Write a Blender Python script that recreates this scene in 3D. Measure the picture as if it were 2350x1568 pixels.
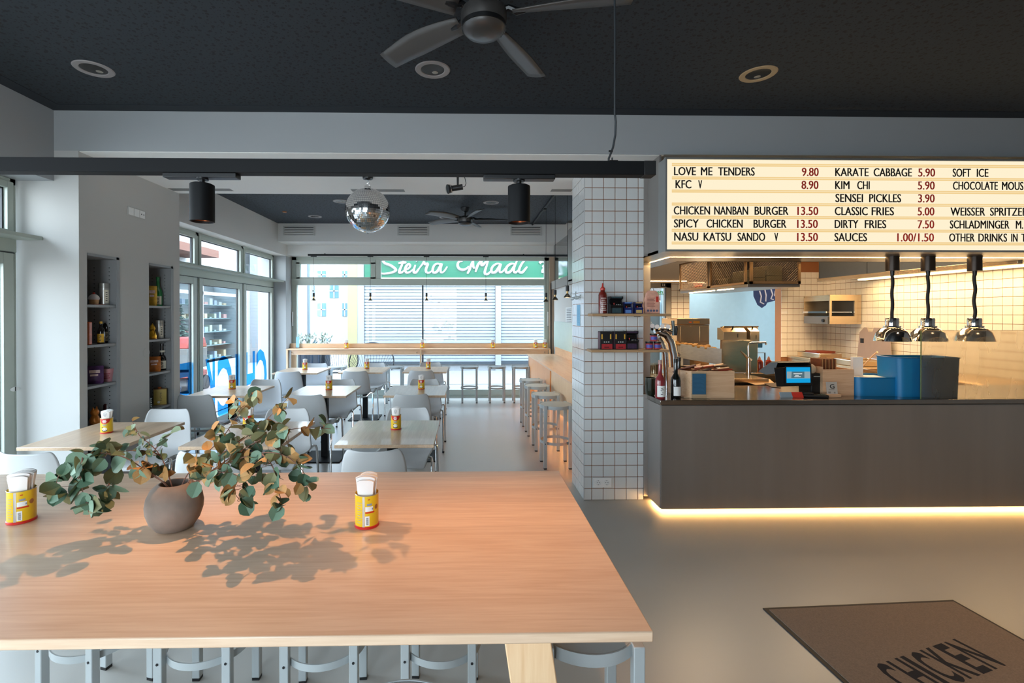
import bpy, math, random
from mathutils import Vector, Matrix
random.seed(7)
PI = math.pi
for o in list(bpy.data.objects): bpy.data.objects.remove(o)
C = bpy.context.scene.collection

# ---------------------------------------------------------------- camera
F = 1100.0; CH = 1.61; YAW = math.radians(1.1); PITCH = math.radians(0.3); PX = 1091.0; PY = 721 + F * math.tan(PITCH)
cam_d = bpy.data.cameras.new('camera'); cam = bpy.data.objects.new('camera', cam_d); C.objects.link(cam)
cam.location = (0, 0, CH); cam.rotation_euler = (PI / 2 - PITCH, 0, -YAW)
cam_d.sensor_width = 36; cam_d.sensor_fit = 'HORIZONTAL'; cam_d.lens = 36 * F / 2350
cam_d.shift_x = (1175 - PX) / 2350; cam_d.shift_y = -(784 - PY) / 2350
cam_d.clip_start = 0.05; cam_d.clip_end = 200
bpy.context.scene.camera = cam
# ---------------------------------------------------------------- world, exposure
sc = bpy.context.scene
sc.view_settings.view_transform = 'Standard'; sc.view_settings.look = 'None'; sc.view_settings.gamma = 1
sc.view_settings.use_curve_mapping = False; sc.view_settings.exposure = 0.0
w = bpy.data.worlds.new('sky'); sc.world = w; w.use_nodes = True
nt = w.node_tree; bg = nt.nodes['Background']
tc = nt.nodes.new('ShaderNodeTexCoord'); gr = nt.nodes.new('ShaderNodeSeparateXYZ'); rp = nt.nodes.new('ShaderNodeValToRGB')
nt.links.new(tc.outputs['Generated'], gr.inputs[0]); nt.links.new(gr.outputs['Z'], rp.inputs[0]); nt.links.new(rp.outputs[0], bg.inputs[0])
rp.color_ramp.elements[0].position = 0.0; rp.color_ramp.elements[0].color = (0.80, 0.92, 1.0, 1)
rp.color_ramp.elements[1].position = 0.7; rp.color_ramp.elements[1].color = (0.58, 0.79, 1.0, 1)
SKY = 12.5
bg.inputs[1].default_value = SKY
cy = sc.cycles
cy.max_bounces = 9; cy.diffuse_bounces = 5; cy.glossy_bounces = 4; cy.transmission_bounces = 8; cy.transparent_max_bounces = 12
cy.sample_clamp_indirect = 6.0; cy.caustics_reflective = False; cy.caustics_refractive = False
def rad(v): return math.radians(v)
def K2(r, g, b): return (r, g, b)
WARM = (1.0, 0.58, 0.24); WARM2 = (1.0, 0.70, 0.38)
def area(name, loc, rot, sx, sy, power, color=(1, 1, 1), portal=False, parent=None, spread=None):
    d = bpy.data.lights.new(name, 'AREA'); d.shape = 'RECTANGLE'; d.size = sx; d.size_y = sy; d.energy = power; d.color = color
    if portal: d.cycles.is_portal = True
    if spread: d.spread = spread
    o = bpy.data.objects.new(name, d); o.location = loc; o.rotation_euler = rot; C.objects.link(o)
    if parent: o.parent = parent
    return o
def dim(m, k):
    for n_ in m.node_tree.nodes:
        if n_.type == 'MIX':
            for i in (6, 7): c = n_.inputs[i].default_value; n_.inputs[i].default_value = (c[0]*k, c[1]*k, c[2]*k, 1)
def spot(name, loc, target, power, color, angle, blend=0.5, r=0.02):
    d = bpy.data.lights.new(name, 'SPOT'); d.energy = power; d.color = color; d.spot_size = rad(angle); d.spot_blend = blend; d.shadow_soft_size = r
    o = bpy.data.objects.new(name, d); o.location = loc
    o.rotation_euler = (Vector(target) - Vector(loc)).to_track_quat('-Z', 'Y').to_euler(); C.objects.link(o); return o
# warm downlights over the mat and the queue, outside the frame at the right
for x_, y_ in ((3.5, .8), (3.9, 2.7), (2.9, -.6)):
    spot('ceiling_downlight', (x_, y_, 3.2), (x_, y_, 0), 120, (1.0, .62, .34), 120, 1.0, .15)
# portals in the windows and the added rear opening (they only guide the sampling of the sky)
area('window_portal', (-3.62, 1.2, 1.35), (0, -PI / 2, 0), 2.6, 5.2, 1, portal=True)
area('window_portal', (-3.64, 7.05, 1.35), (0, -PI / 2, 0), 2.6, 3.7, 1, portal=True)
area('window_portal', (-0.85, 9.42, 1.35), (-PI / 2, 0, 0), 4.9, 2.6, 1, portal=True)
area('window_portal', (-1.15, -1.72, 1.4), (PI / 2, 0, 0), 1.5, 2.1, 1, portal=True)

# ---------------------------------------------------------------- pixel helpers: where a photograph pixel meets a world plane
_D = Vector((math.sin(YAW) * math.cos(PITCH), math.cos(YAW) * math.cos(PITCH), -math.sin(PITCH)))
_R = Vector((math.cos(YAW), -math.sin(YAW), 0)); _U = _R.cross(_D)
def _ray(x, y): return _D + _R * ((x - PX) / F) - _U * ((y - PY) / F)
def AY(x, y, Y): v = _ray(x, y); return v * (Y / v.y) + Vector((0, 0, CH))
def AX(x, y, X): v = _ray(x, y); return v * (X / v.x) + Vector((0, 0, CH))
def AZ(x, y, Z): v = _ray(x, y); return v * ((Z - CH) / v.z) + Vector((0, 0, CH))

# ---------------------------------------------------------------- mesh builder
class MB:
    def __init__(s): s.v = []; s.f = []
    def add(s, vs, fs):
        n = len(s.v); s.v += [tuple(p) for p in vs]; s.f += [tuple(i + n for i in f) for f in fs]; return s
    def box(s, x0, x1, y0, y1, z0, z1, M=None):
        vs = [Vector(p) for p in ((x0,y0,z0),(x1,y0,z0),(x1,y1,z0),(x0,y1,z0),(x0,y0,z1),(x1,y0,z1),(x1,y1,z1),(x0,y1,z1))]
        if M: vs = [M @ p for p in vs]
        return s.add(vs, [(0,3,2,1),(4,5,6,7),(0,1,5,4),(1,2,6,5),(2,3,7,6),(3,0,4,7)])
    def cbox(s, c, sx, sy, sz, M=None):
        T = Matrix.Translation(Vector(c)) @ (M if M else Matrix.Identity(4))
        return s.box(-sx/2, sx/2, -sy/2, sy/2, -sz/2, sz/2, T)
    def cyl(s, p0, p1, r0, r1=None, n=20, caps=True):
        r1 = r0 if r1 is None else r1; p0 = Vector(p0); p1 = Vector(p1); d = (p1 - p0).normalized()
        a = d.orthogonal().normalized(); b = d.cross(a); vs = []
        for p, r in ((p0, r0), (p1, r1)):
            vs += [p + (a * math.cos(2*PI*i/n) + b * math.sin(2*PI*i/n)) * r for i in range(n)]
        fs = [(i, (i+1) % n, n + (i+1) % n, n + i) for i in range(n)]
        if caps: fs += [tuple(reversed(range(n))), tuple(range(n, 2*n))]
        return s.add(vs, fs)
    def lathe(s, prof, n=32, c=(0,0,0), sx=1, sy=1, M=None):
        vs = []; m = len(prof)
        for i in range(n):
            a = 2*PI*i/n
            vs += [Vector((r*math.cos(a)*sx, r*math.sin(a)*sy, z)) for r, z in prof]
        T = Matrix.Translation(Vector(c)) @ (M if M else Matrix.Identity(4)); vs = [T @ p for p in vs]
        return s.add(vs, [(i*m+j, ((i+1) % n)*m+j, ((i+1) % n)*m+j+1, i*m+j+1) for i in range(n) for j in range(m-1)])
    def tube(s, pts, r, n=8, caps=True, closed=False):
        pts = [Vector(p) for p in pts]; k = len(pts); rr = r if isinstance(r, (list, tuple)) else [r]*k; vs = []; ref = None
        for i, p in enumerate(pts):
            if closed: t = pts[(i+1) % k] - pts[i-1]
            else: t = pts[min(i+1, k-1)] - pts[max(i-1, 0)]
            t = t.normalized()
            a = t.orthogonal().normalized() if ref is None else (ref - t*ref.dot(t)).normalized()
            ref = a; b = t.cross(a)
            vs += [p + (a*math.cos(2*PI*j/n) + b*math.sin(2*PI*j/n))*rr[i] for j in range(n)]
        m = k if closed else k-1
        fs = [(i*n+j, i*n+(j+1) % n, ((i+1) % k)*n+(j+1) % n, ((i+1) % k)*n+j) for i in range(m) for j in range(n)]
        if caps and not closed: fs += [tuple(reversed(range(n))), tuple(range((k-1)*n, k*n))]
        return s.add(vs, fs)
    def prism(s, poly, d, M=None):   # poly: list of (x,y) in local XY, extruded by d along local Z
        n = len(poly); vs = [Vector((x, y, 0)) for x, y in poly] + [Vector((x, y, d)) for x, y in poly]
        if M: vs = [M @ p for p in vs]
        return s.add(vs, [tuple(reversed(range(n))), tuple(range(n, 2*n))] + [(i, (i+1) % n, n+(i+1) % n, n+i) for i in range(n)])
    def sph(s, c, r, n=16, m=10, sz=1):
        prof = [(max(1e-5, math.sin(PI*j/m))*r, -math.cos(PI*j/m)*r*sz) for j in range(m+1)]
        return s.lathe(prof, n, c)
    def band(s, r, t, z0, z1, n=36, a0=0, a1=2*PI, c=(0,0)):  # flat ring band
        full = abs(a1-a0-2*PI) < 1e-6; k = n if full else n+1; vs = []
        for i in range(k):
            a = a0+(a1-a0)*i/n; ca, sa = math.cos(a), math.sin(a)
            for rr, z in ((r, z0), (r, z1), (r-t, z1), (r-t, z0)): vs.append((c[0]+rr*ca, c[1]+rr*sa, z))
        fs = []
        for i in range(n):
            j = (i+1) % k
            for q in range(4): fs.append((i*4+q, j*4+q, j*4+(q+1) % 4, i*4+(q+1) % 4))
        return s.add(vs, fs)
    def mesh(s, name, mat=None, smooth=True):
        me = bpy.data.meshes.new(name); me.from_pydata(s.v, [], s.f); me.update()
        if smooth:
            me.polygons.foreach_set('use_smooth', [True]*len(me.polygons)); me.set_sharp_from_angle(angle=rad(35))
        if mat: me.materials.append(mat)
        return me
def fixn(me):
    import bmesh
    b = bmesh.new(); b.from_mesh(me); bmesh.ops.recalc_face_normals(b, faces=b.faces); b.to_mesh(me); b.free()
def ob(name, mb, mat, parent=None, loc=None, rot=None, bevel=0, smooth=True, label=None, kind=None):
    me = mb if isinstance(mb, bpy.types.Mesh) else mb.mesh(name, mat, smooth)
    if not isinstance(mb, bpy.types.Mesh): fixn(me)
    o = bpy.data.objects.new(name, me); C.objects.link(o)
    if parent: o.parent = parent
    if loc is not None: o.location = loc
    if rot is not None: o.rotation_euler = rot
    if bevel:
        m = o.modifiers.new('bevel', 'BEVEL'); m.width = bevel; m.segments = 2; m.limit_method = 'ANGLE'
    if label: o['label'] = label
    if kind: o['kind'] = kind
    return o
def thing(name, label, cat, loc=(0,0,0), rz=0, group=None):
    o = bpy.data.objects.new(name, None); C.objects.link(o); o.location = loc; o.rotation_euler = (0, 0, rz); o.empty_display_size = .05
    o['label'] = label; o['category'] = cat
    if group: o['group'] = group
    return o
def tag(o, label, cat, group=None):
    o['label'] = label; o['category'] = cat
    if group: o['group'] = group
    return o
def struct(name, mb, mat, parent=None, bevel=0):
    o = ob(name, mb, mat, parent, bevel=bevel)
    if not parent: o['kind'] = 'structure'
    return o
def copy_tree(root, loc, rz, label=None, group=None):
    r = root.copy(); C.objects.link(r); r.location = loc; r.rotation_euler = (0, 0, rz)
    if label: r['label'] = label
    if group: r['group'] = group
    for ch in list(root.children):
        c = ch.copy(); C.objects.link(c); c.parent = r
        for g in list(ch.children):
            d = g.copy(); C.objects.link(d); d.parent = c
    return r
def B(*a, **k): return MB().box(*a, **k)

# ---------------------------------------------------------------- materials
def lin(c):
    if isinstance(c, str):
        c = [int(c[i:i+2], 16)/255 for i in (1, 3, 5)]
        c = [x/12.92 if x <= .04045 else ((x+.055)/1.055)**2.4 for x in c]
    return (c[0], c[1], c[2], 1)
def mat(name, col, rough=.5, metal=0, var=.06, scale=12, bump=0, emit=0, emitc=None, coat=0, stretch=None, rvar=0, spec=None, trans=0, alpha=None, ior=None):
    m = bpy.data.materials.new(name); m.use_nodes = True; n = m.node_tree; b = n.nodes['Principled BSDF']; L = n.links.new
    b.inputs['Roughness'].default_value = rough; b.inputs['Metallic'].default_value = metal
    t = n.nodes.new('ShaderNodeTexCoord'); mp = n.nodes.new('ShaderNodeMapping'); nz = n.nodes.new('ShaderNodeTexNoise')
    L(t.outputs['Object'], mp.inputs[0]); L(mp.outputs[0], nz.inputs[0])
    mp.inputs['Scale'].default_value = stretch or (1, 1, 1); nz.inputs['Scale'].default_value = scale; nz.inputs['Detail'].default_value = 3
    mx = n.nodes.new('ShaderNodeMix'); mx.data_type = 'RGBA'
    c = lin(col); mx.inputs[6].default_value = tuple(max(0, x*(1-var)) for x in c[:3])+(1,); mx.inputs[7].default_value = tuple(min(1, x*(1+var)) for x in c[:3])+(1,)
    L(nz.outputs[0], mx.inputs[0]); L(mx.outputs[2], b.inputs['Base Color'])
    if bump:
        bp = n.nodes.new('ShaderNodeBump'); bp.inputs['Strength'].default_value = bump; bp.inputs['Distance'].default_value = .002
        L(nz.outputs[0], bp.inputs['Height']); L(bp.outputs[0], b.inputs['Normal'])
    if rvar:
        mr = n.nodes.new('ShaderNodeMapRange'); mr.inputs[3].default_value = max(0, rough-rvar); mr.inputs[4].default_value = rough+rvar
        L(nz.outputs[0], mr.inputs[0]); L(mr.outputs[0], b.inputs['Roughness'])
    if emit: b.inputs['Emission Color'].default_value = lin(emitc or col); b.inputs['Emission Strength'].default_value = emit
    if coat: b.inputs['Coat Weight'].default_value = coat; b.inputs['Coat Roughness'].default_value = .08
    if spec is not None: b.inputs['Specular IOR Level'].default_value = spec
    if trans: b.inputs['Transmission Weight'].default_value = trans
    if ior: b.inputs['IOR'].default_value = ior
    if alpha is not None: b.inputs['Alpha'].default_value = alpha
    return m
def wood(name, c1, c2, axis='X', rough=.4, sc_=1.0, plank=None, coat=0):
    m = bpy.data.materials.new(name); m.use_nodes = True; n = m.node_tree; b = n.nodes['Principled BSDF']; L = n.links.new
    t = n.nodes.new('ShaderNodeTexCoord'); mp = n.nodes.new('ShaderNodeMapping'); L(t.outputs['Object'], mp.inputs[0])
    s = {'X': (.35, 6, 6), 'Y': (6, .35, 6), 'Z': (6, 6, .35)}[axis]; mp.inputs['Scale'].default_value = tuple(v*sc_ for v in s)
    n1 = n.nodes.new('ShaderNodeTexNoise'); n1.inputs['Scale'].default_value = 2.2; n1.inputs['Detail'].default_value = 6; n1.inputs['Distortion'].default_value = 1.2
    n2 = n.nodes.new('ShaderNodeTexNoise'); n2.inputs['Scale'].default_value = 22; n2.inputs['Detail'].default_value = 3
    wv = n.nodes.new('ShaderNodeMath'); wv.operation = 'MULTIPLY'; wv.inputs[1].default_value = 26
    sn = n.nodes.new('ShaderNodeMath'); sn.operation = 'SINE'
    ad = n.nodes.new('ShaderNodeMath'); ad.operation = 'MULTIPLY_ADD'; ad.inputs[1].default_value = .12
    ad2 = n.nodes.new('ShaderNodeMath'); ad2.operation = 'MULTIPLY_ADD'; ad2.inputs[1].default_value = .8
    L(mp.outputs[0], n1.inputs[0]); L(mp.outputs[0], n2.inputs[0]); L(n1.outputs[0], wv.inputs[0]); L(wv.outputs[0], sn.inputs[0])
    L(n2.outputs[0], ad2.inputs[0]); ad2.inputs[2].default_value = .05
    L(sn.outputs[0], ad.inputs[0]); L(ad2.outputs[0], ad.inputs[2])
    rp = n.nodes.new('ShaderNodeValToRGB'); rp.color_ramp.elements[0].color = lin(c1); rp.color_ramp.elements[1].color = lin(c2)
    rp.color_ramp.elements[0].position = .15; rp.color_ramp.elements[1].position = .85
    L(ad.outputs[0], rp.inputs[0]); last = rp.outputs[0]
    if plank:   # (axis across the planks, width): glued boards of slightly different tone
        sp = n.nodes.new('ShaderNodeSeparateXYZ'); L(t.outputs['Object'], sp.inputs[0])
        dv = n.nodes.new('ShaderNodeMath'); dv.operation = 'DIVIDE'; dv.inputs[1].default_value = plank[1]; L(sp.outputs[plank[0]], dv.inputs[0])
        fl = n.nodes.new('ShaderNodeMath'); fl.operation = 'FLOOR'; L(dv.outputs[0], fl.inputs[0])
        wn = n.nodes.new('ShaderNodeTexWhiteNoise'); wn.noise_dimensions = '1D'; L(fl.outputs[0], wn.inputs['W'])
        hs = n.nodes.new('ShaderNodeMapRange'); hs.inputs[3].default_value = .93; hs.inputs[4].default_value = 1.06; L(wn.outputs[0], hs.inputs[0])
        vm = n.nodes.new('ShaderNodeVectorMath'); vm.operation = 'SCALE'; L(last, vm.inputs[0]); L(hs.outputs[0], vm.inputs['Scale']); last = vm.outputs[0]
    L(last, b.inputs['Base Color']); b.inputs['Roughness'].default_value = rough
    bp = n.nodes.new('ShaderNodeBump'); bp.inputs['Strength'].default_value = .08; bp.inputs['Distance'].default_value = .001
    L(ad.outputs[0], bp.inputs['Height']); L(bp.outputs[0], b.inputs['Normal'])
    if coat: b.inputs['Coat Weight'].default_value = coat
    return m
def glass(name, tint=(1, 1, 1), refl=1.45, rough=0.0, alpha=0.0, film=None):
    m = bpy.data.materials.new(name); m.use_nodes = True; n = m.node_tree; L = n.links.new
    for x in list(n.nodes): n.nodes.remove(x)
    out = n.nodes.new('ShaderNodeOutputMaterial'); tr = n.nodes.new('ShaderNodeBsdfTransparent'); gl = n.nodes.new('ShaderNodeBsdfGlossy')
    fr = n.nodes.new('ShaderNodeFresnel'); mx = n.nodes.new('ShaderNodeMixShader'); fr.inputs[0].default_value = refl
    tr.inputs[0].default_value = (*tint, 1); gl.inputs['Roughness'].default_value = rough
    ge = n.nodes.new('ShaderNodeNewGeometry'); iv = n.nodes.new('ShaderNodeMath'); iv.operation = 'SUBTRACT'; iv.inputs[0].default_value = 1; L(ge.outputs['Backfacing'], iv.inputs[1])
    fm_ = n.nodes.new('ShaderNodeMath'); fm_.operation = 'MULTIPLY'; L(fr.outputs[0], fm_.inputs[0]); L(iv.outputs[0], fm_.inputs[1])
    L(fm_.outputs[0], mx.inputs[0]); L(tr.outputs[0], mx.inputs[1]); L(gl.outputs[0], mx.inputs[2])
    last = mx
    if film:   # (colour, amount): a milky film on the pane
        df = n.nodes.new('ShaderNodeBsdfDiffuse'); df.inputs[0].default_value = lin(film[0]); tl = n.nodes.new('ShaderNodeBsdfTranslucent'); tl.inputs[0].default_value = lin(film[0])
        a = n.nodes.new('ShaderNodeMixShader'); a.inputs[0].default_value = .5; L(df.outputs[0], a.inputs[1]); L(tl.outputs[0], a.inputs[2])
        m2 = n.nodes.new('ShaderNodeMixShader'); m2.inputs[0].default_value = film[1]; L(mx.outputs[0], m2.inputs[1]); L(a.outputs[0], m2.inputs[2]); last = m2
        if len(film) > 2:
            t = n.nodes.new('ShaderNodeTexCoord'); mp = n.nodes.new('ShaderNodeMapping'); mp.inputs['Scale'].default_value = film[2]; nz = n.nodes.new('ShaderNodeTexNoise'); nz.inputs['Scale'].default_value = 1; nz.inputs['Detail'].default_value = 3
            L(t.outputs['Object'], mp.inputs[0]); L(mp.outputs[0], nz.inputs[0]); r = n.nodes.new('ShaderNodeMapRange'); r.inputs[1].default_value = .3; r.inputs[2].default_value = .7
            r.inputs[3].default_value = film[1]*.45; r.inputs[4].default_value = min(1, film[1]*1.5); L(nz.outputs[0], r.inputs[0]); L(r.outputs[0], m2.inputs[0])
    L(last.outputs[0], out.inputs[0]); return m
def steel(name, col='#9a9896', rough=.3, axis=(1, 1, 60), var=.05, spread=.08):
    return mat(name, col, rough, 1.0, var=var, scale=3, stretch=axis, rvar=spread)
def emis(name, col, s):
    m = bpy.data.materials.new(name); m.use_nodes = True; n = m.node_tree
    for x in list(n.nodes): n.nodes.remove(x)
    out = n.nodes.new('ShaderNodeOutputMaterial'); e = n.nodes.new('ShaderNodeEmission'); e.inputs[0].default_value = lin(col); e.inputs[1].default_value = s
    n.links.new(e.outputs[0], out.inputs[0]); return m

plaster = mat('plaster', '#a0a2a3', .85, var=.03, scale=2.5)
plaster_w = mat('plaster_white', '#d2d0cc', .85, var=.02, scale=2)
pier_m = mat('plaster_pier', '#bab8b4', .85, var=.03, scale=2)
frame_m = mat('window_frame_grey', '#a9b0a6', .4, var=.03)
frame_d = mat('gasket_black', '#15161a', .5)
def floor_mat():
    m = mat('poured_floor', '#b0ada6', .33, var=.07, scale=.9, spec=.42); return m
floor_m = floor_mat()
def ceiling_mat(name, col):
    m = mat(name, col, .8, var=.03); n = m.node_tree; L = n.links.new; b = n.nodes['Principled BSDF']; src = b.inputs['Base Color'].links[0].from_socket
    t = n.nodes.new('ShaderNodeTexCoord'); prev = src; hs = []
    for sc_, rad_, rnd, w_ in ((15, .15, 1, 0), (20, .115, 1, 5.3), (33, .12, 1, 11.7)):
        mp = n.nodes.new('ShaderNodeMapping'); mp.inputs['Location'].default_value = (w_, w_*.7, 0); L(t.outputs['Object'], mp.inputs[0])
        v = n.nodes.new('ShaderNodeTexVoronoi'); v.voronoi_dimensions = '2D'; v.inputs['Scale'].default_value = sc_; v.inputs['Randomness'].default_value = .85; L(mp.outputs[0], v.inputs[0])
        lt = n.nodes.new('ShaderNodeMath'); lt.operation = 'LESS_THAN'; lt.inputs[1].default_value = rad_; L(v.outputs['Distance'], lt.inputs[0]); hs.append(lt)
    a = n.nodes.new('ShaderNodeMath'); a.operation = 'MAXIMUM'; L(hs[0].outputs[0], a.inputs[0]); L(hs[1].outputs[0], a.inputs[1])
    a2 = n.nodes.new('ShaderNodeMath'); a2.operation = 'MAXIMUM'; L(a.outputs[0], a2.inputs[0]); L(hs[2].outputs[0], a2.inputs[1])
    mx = n.nodes.new('ShaderNodeMix'); mx.data_type = 'RGBA'; L(a2.outputs[0], mx.inputs[0]); L(prev, mx.inputs[6]); mx.inputs[7].default_value = (.003, .003, .0035, 1); L(mx.outputs[2], b.inputs['Base Color'])
    return m
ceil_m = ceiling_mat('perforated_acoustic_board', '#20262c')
ceil_plain = mat('ceiling_border', '#1d2228', .8)
tile_m = mat('white_glazed_tile', '#d6d6d4', .18, var=.03, scale=2, coat=.3)
grout_m = mat('brown_grout', '#96603a', .9)
ktile_m = mat('kitchen_glazed_tile', '#e6dccb', .2, var=.03, scale=2)
oak = wood('ash_tabletop', '#d0ab8c', '#e6c8aa', 'X', .32, 1.0, plank=(1, .19), coat=.15)
oak_y = wood('ash_board_lengthwise', '#d0a27c', '#e6c29c', 'Y', .35)
oak_x = wood('ash_board', '#d0a27c', '#e6c29c', 'X', .35)
oak_z = wood('ash_upright', '#d6ab80', '#e8c79f', 'Z', .4)
cafe_top = wood('cafe_tabletop', '#c5a283', '#dcbf9f', 'Y', .3, plank=(0, .11), coat=.15)
plywood = wood('orange_ash_panel', '#d8935a', '#e5a870', 'Z', .4)
chrome = mat('chrome', '#d8d8d8', .08, 1.0, var=.01)
ss = steel('brushed_steel', '#8d8a87', .34, (1, 1, 60))
ss_v = steel('brushed_steel_upright', '#8a8784', .38, (5, 5, .3), var=.1)
ss_dark = steel('smoked_steel', '#56534f', .4)
black = mat('black_satin', '#0d0d0f', .4); blackm = mat('black_matt', '#0b0b0c', .6)
blackpaint = mat('black_powder_coat', '#0b0c0e', .6, spec=.2)
shell_m = mat('grey_polypropylene', '#c0c0bf', .45, var=.02)
stool_m = mat('grey_powder_coat', '#a3a8a8', .4, var=.02)
led_m = emis('warm_led', '#ffcf8a', 34.0); led_s = emis('warm_led_soft', '#ffd9a3', 5.0)
glass_m = glass('window_glass')
white = mat('white_plastic', '#e4e4e2', .4, var=.01); paper = mat('white_paper', '#f0eeea', .8, var=.02)
# ================================================================ ROOM SHELL
XL, XLW, XP = -3.25, -3.52, -3.06      # header plane, near window plane, pier face
YB, YB2 = 3.85, 5.18                   # bulkhead front and back
ZC, ZB = 3.22, 2.90
XR = 1.68                              # right wall of the dining bay
XK, YK = 5.95, 7.8                     # kitchen right wall and back wall
struct('floor', B(-3.75, 6.2, -1.8, 9.3, -.1, 0), floor_m)
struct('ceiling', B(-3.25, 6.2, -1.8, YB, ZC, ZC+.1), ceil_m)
cb = struct('trim_1', MB().box(-3.25, 6.2, YB-.11, YB, ZC-.004, ZC).box(-3.25, -3.13, -1.8, YB-.11, ZC-.004, ZC), ceil_plain)
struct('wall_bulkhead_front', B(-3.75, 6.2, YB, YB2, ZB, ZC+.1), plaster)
struct('trim_5', B(XP-.02, 1.6, YB+.01, YB2-.01, ZB-.005, ZB), mat('soffit_white', '#eceae6', .8, var=.01))
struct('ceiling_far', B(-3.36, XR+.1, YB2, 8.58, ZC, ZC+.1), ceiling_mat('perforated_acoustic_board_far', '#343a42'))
struct('wall_bulkhead_back', MB().box(-3.75, 2.0, 8.58, 9.02, ZB, ZC+.1).box(-3.75, 2.0, 9.02, 9.45, 2.705, ZC+.1), plaster_w)
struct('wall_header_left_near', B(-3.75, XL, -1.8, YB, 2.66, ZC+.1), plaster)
struct('wall_header_left_far', MB().box(-3.8, -3.34, YB2, 9.45, 2.69, ZC+.1), plaster_w)
# left pier with two shelf niches cut into its inner face
def zx(px, py): return AX(px, py, XP).z
def yx(px): return AX(px, 700, XP).y
n1a, n1b, n2a, n2b = yx(200), yx(272), yx(342), yx(396)
n1t, n2t = zx(201, 583), zx(343, 606)
pier = MB()
PD = -3.32
pier.box(-3.75, PD, YB, YB2, 0, ZB)
for a, b_ in ((YB, n1a), (n1b, n2a), (n2b, YB2)): pier.box(PD, XP, a, b_, 0, ZB)
pier.box(PD, XP, n1a, n1b, n1t, ZB); pier.box(PD, XP, n2a, n2b, n2t, ZB)
pier.box(PD, XP, n1a, n1b, 0, .25); pier.box(PD, XP, n2a, n2b, 0, .25)
wl = struct('wall_left_pier', pier, pier_m)
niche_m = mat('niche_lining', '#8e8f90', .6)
SHZ1 = [zx(200, 699), zx(200, 793), zx(200, 889), zx(200, 985), zx(200, 1090)]
SHZ2 = [zx(343, 701.5), zx(343, 780.5), zx(343, 859), zx(343, 942), zx(343, 1030)]
for (a, b_, t, zs) in ((n1a, n1b, n1t, SHZ1), (n2a, n2b, n2t, SHZ2)):
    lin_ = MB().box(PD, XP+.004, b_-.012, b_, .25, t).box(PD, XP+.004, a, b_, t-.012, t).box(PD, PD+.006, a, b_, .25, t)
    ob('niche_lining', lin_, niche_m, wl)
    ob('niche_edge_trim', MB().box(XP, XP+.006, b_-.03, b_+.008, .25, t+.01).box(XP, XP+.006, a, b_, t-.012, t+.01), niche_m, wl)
    hl = MB()
    z = .3
    while z < t-.05:
        for x in (-3.13, -3.26): hl.cyl((x, b_-.0125, z), (x, b_-.0145, z), .0045, n=6)
        z += .035
    ob('peg_holes', hl, black, wl, kind='stuff')
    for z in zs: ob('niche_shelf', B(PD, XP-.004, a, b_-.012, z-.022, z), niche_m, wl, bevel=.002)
ob('maintenance_cover', MB().cyl((XP, yx(335), 1.24), (XP+.003, yx(335), 1.24), .045, n=32), pier_m, wl)
# switch plate on the pier
p = AX(312, 489, XP)
t = thing('switch_plate', 'white switch and socket strip high on the grey pier', 'switch', (XP, p.y, p.z))
ob('plate', B(0, .008, -.115, .115, -.04, .04), pier_m, t, bevel=.002)
for k in (-.077, 0, .077): ob('rocker', B(.008, .011, k-.033, k+.033, -.034, .034), white, t, bevel=.001)
for k in (.06, .092): ob('pin_hole', MB().cyl((.011, k, 0), (.012, k, 0), .006, n=10), black, t)
# right wall of the dining bay
rw = MB().box(XR, XR+.1, 4.6, 9.3, 0, 2.08)
struct('wall_right', rw, plaster_w)
trw = mat('glossy_dark_panel', '#2b2f31', .06, var=.02, spec=.9, coat=1)
struct('trim_2', B(XR-.03, XR+.1, 4.6, 9.02, 2.23, ZB), trw)
struct('trim_3', B(XR-.05, XR+.1, 4.6, 9.25, 2.08, 2.23), mat('brown_grey_rail', '#8d867d', .5))
# walls around and behind the camera
struct('wall_rear', MB().box(-3.75, 6.2, -1.9, -1.75, 0, .35).box(-3.75, 6.2, -1.9, -1.75, 2.7, ZC+.1).box(-3.75, -1.9, -1.9, -1.75, .35, 2.7).box(-.4, 6.2, -1.9, -1.75, .35, 2.7), plaster)  # unglazed opening behind the camera, added and sized for fill light
struct('wall_right_front', B(6.06, 6.2, -1.75, YK+.1, 0, 3.3), plaster)
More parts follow.
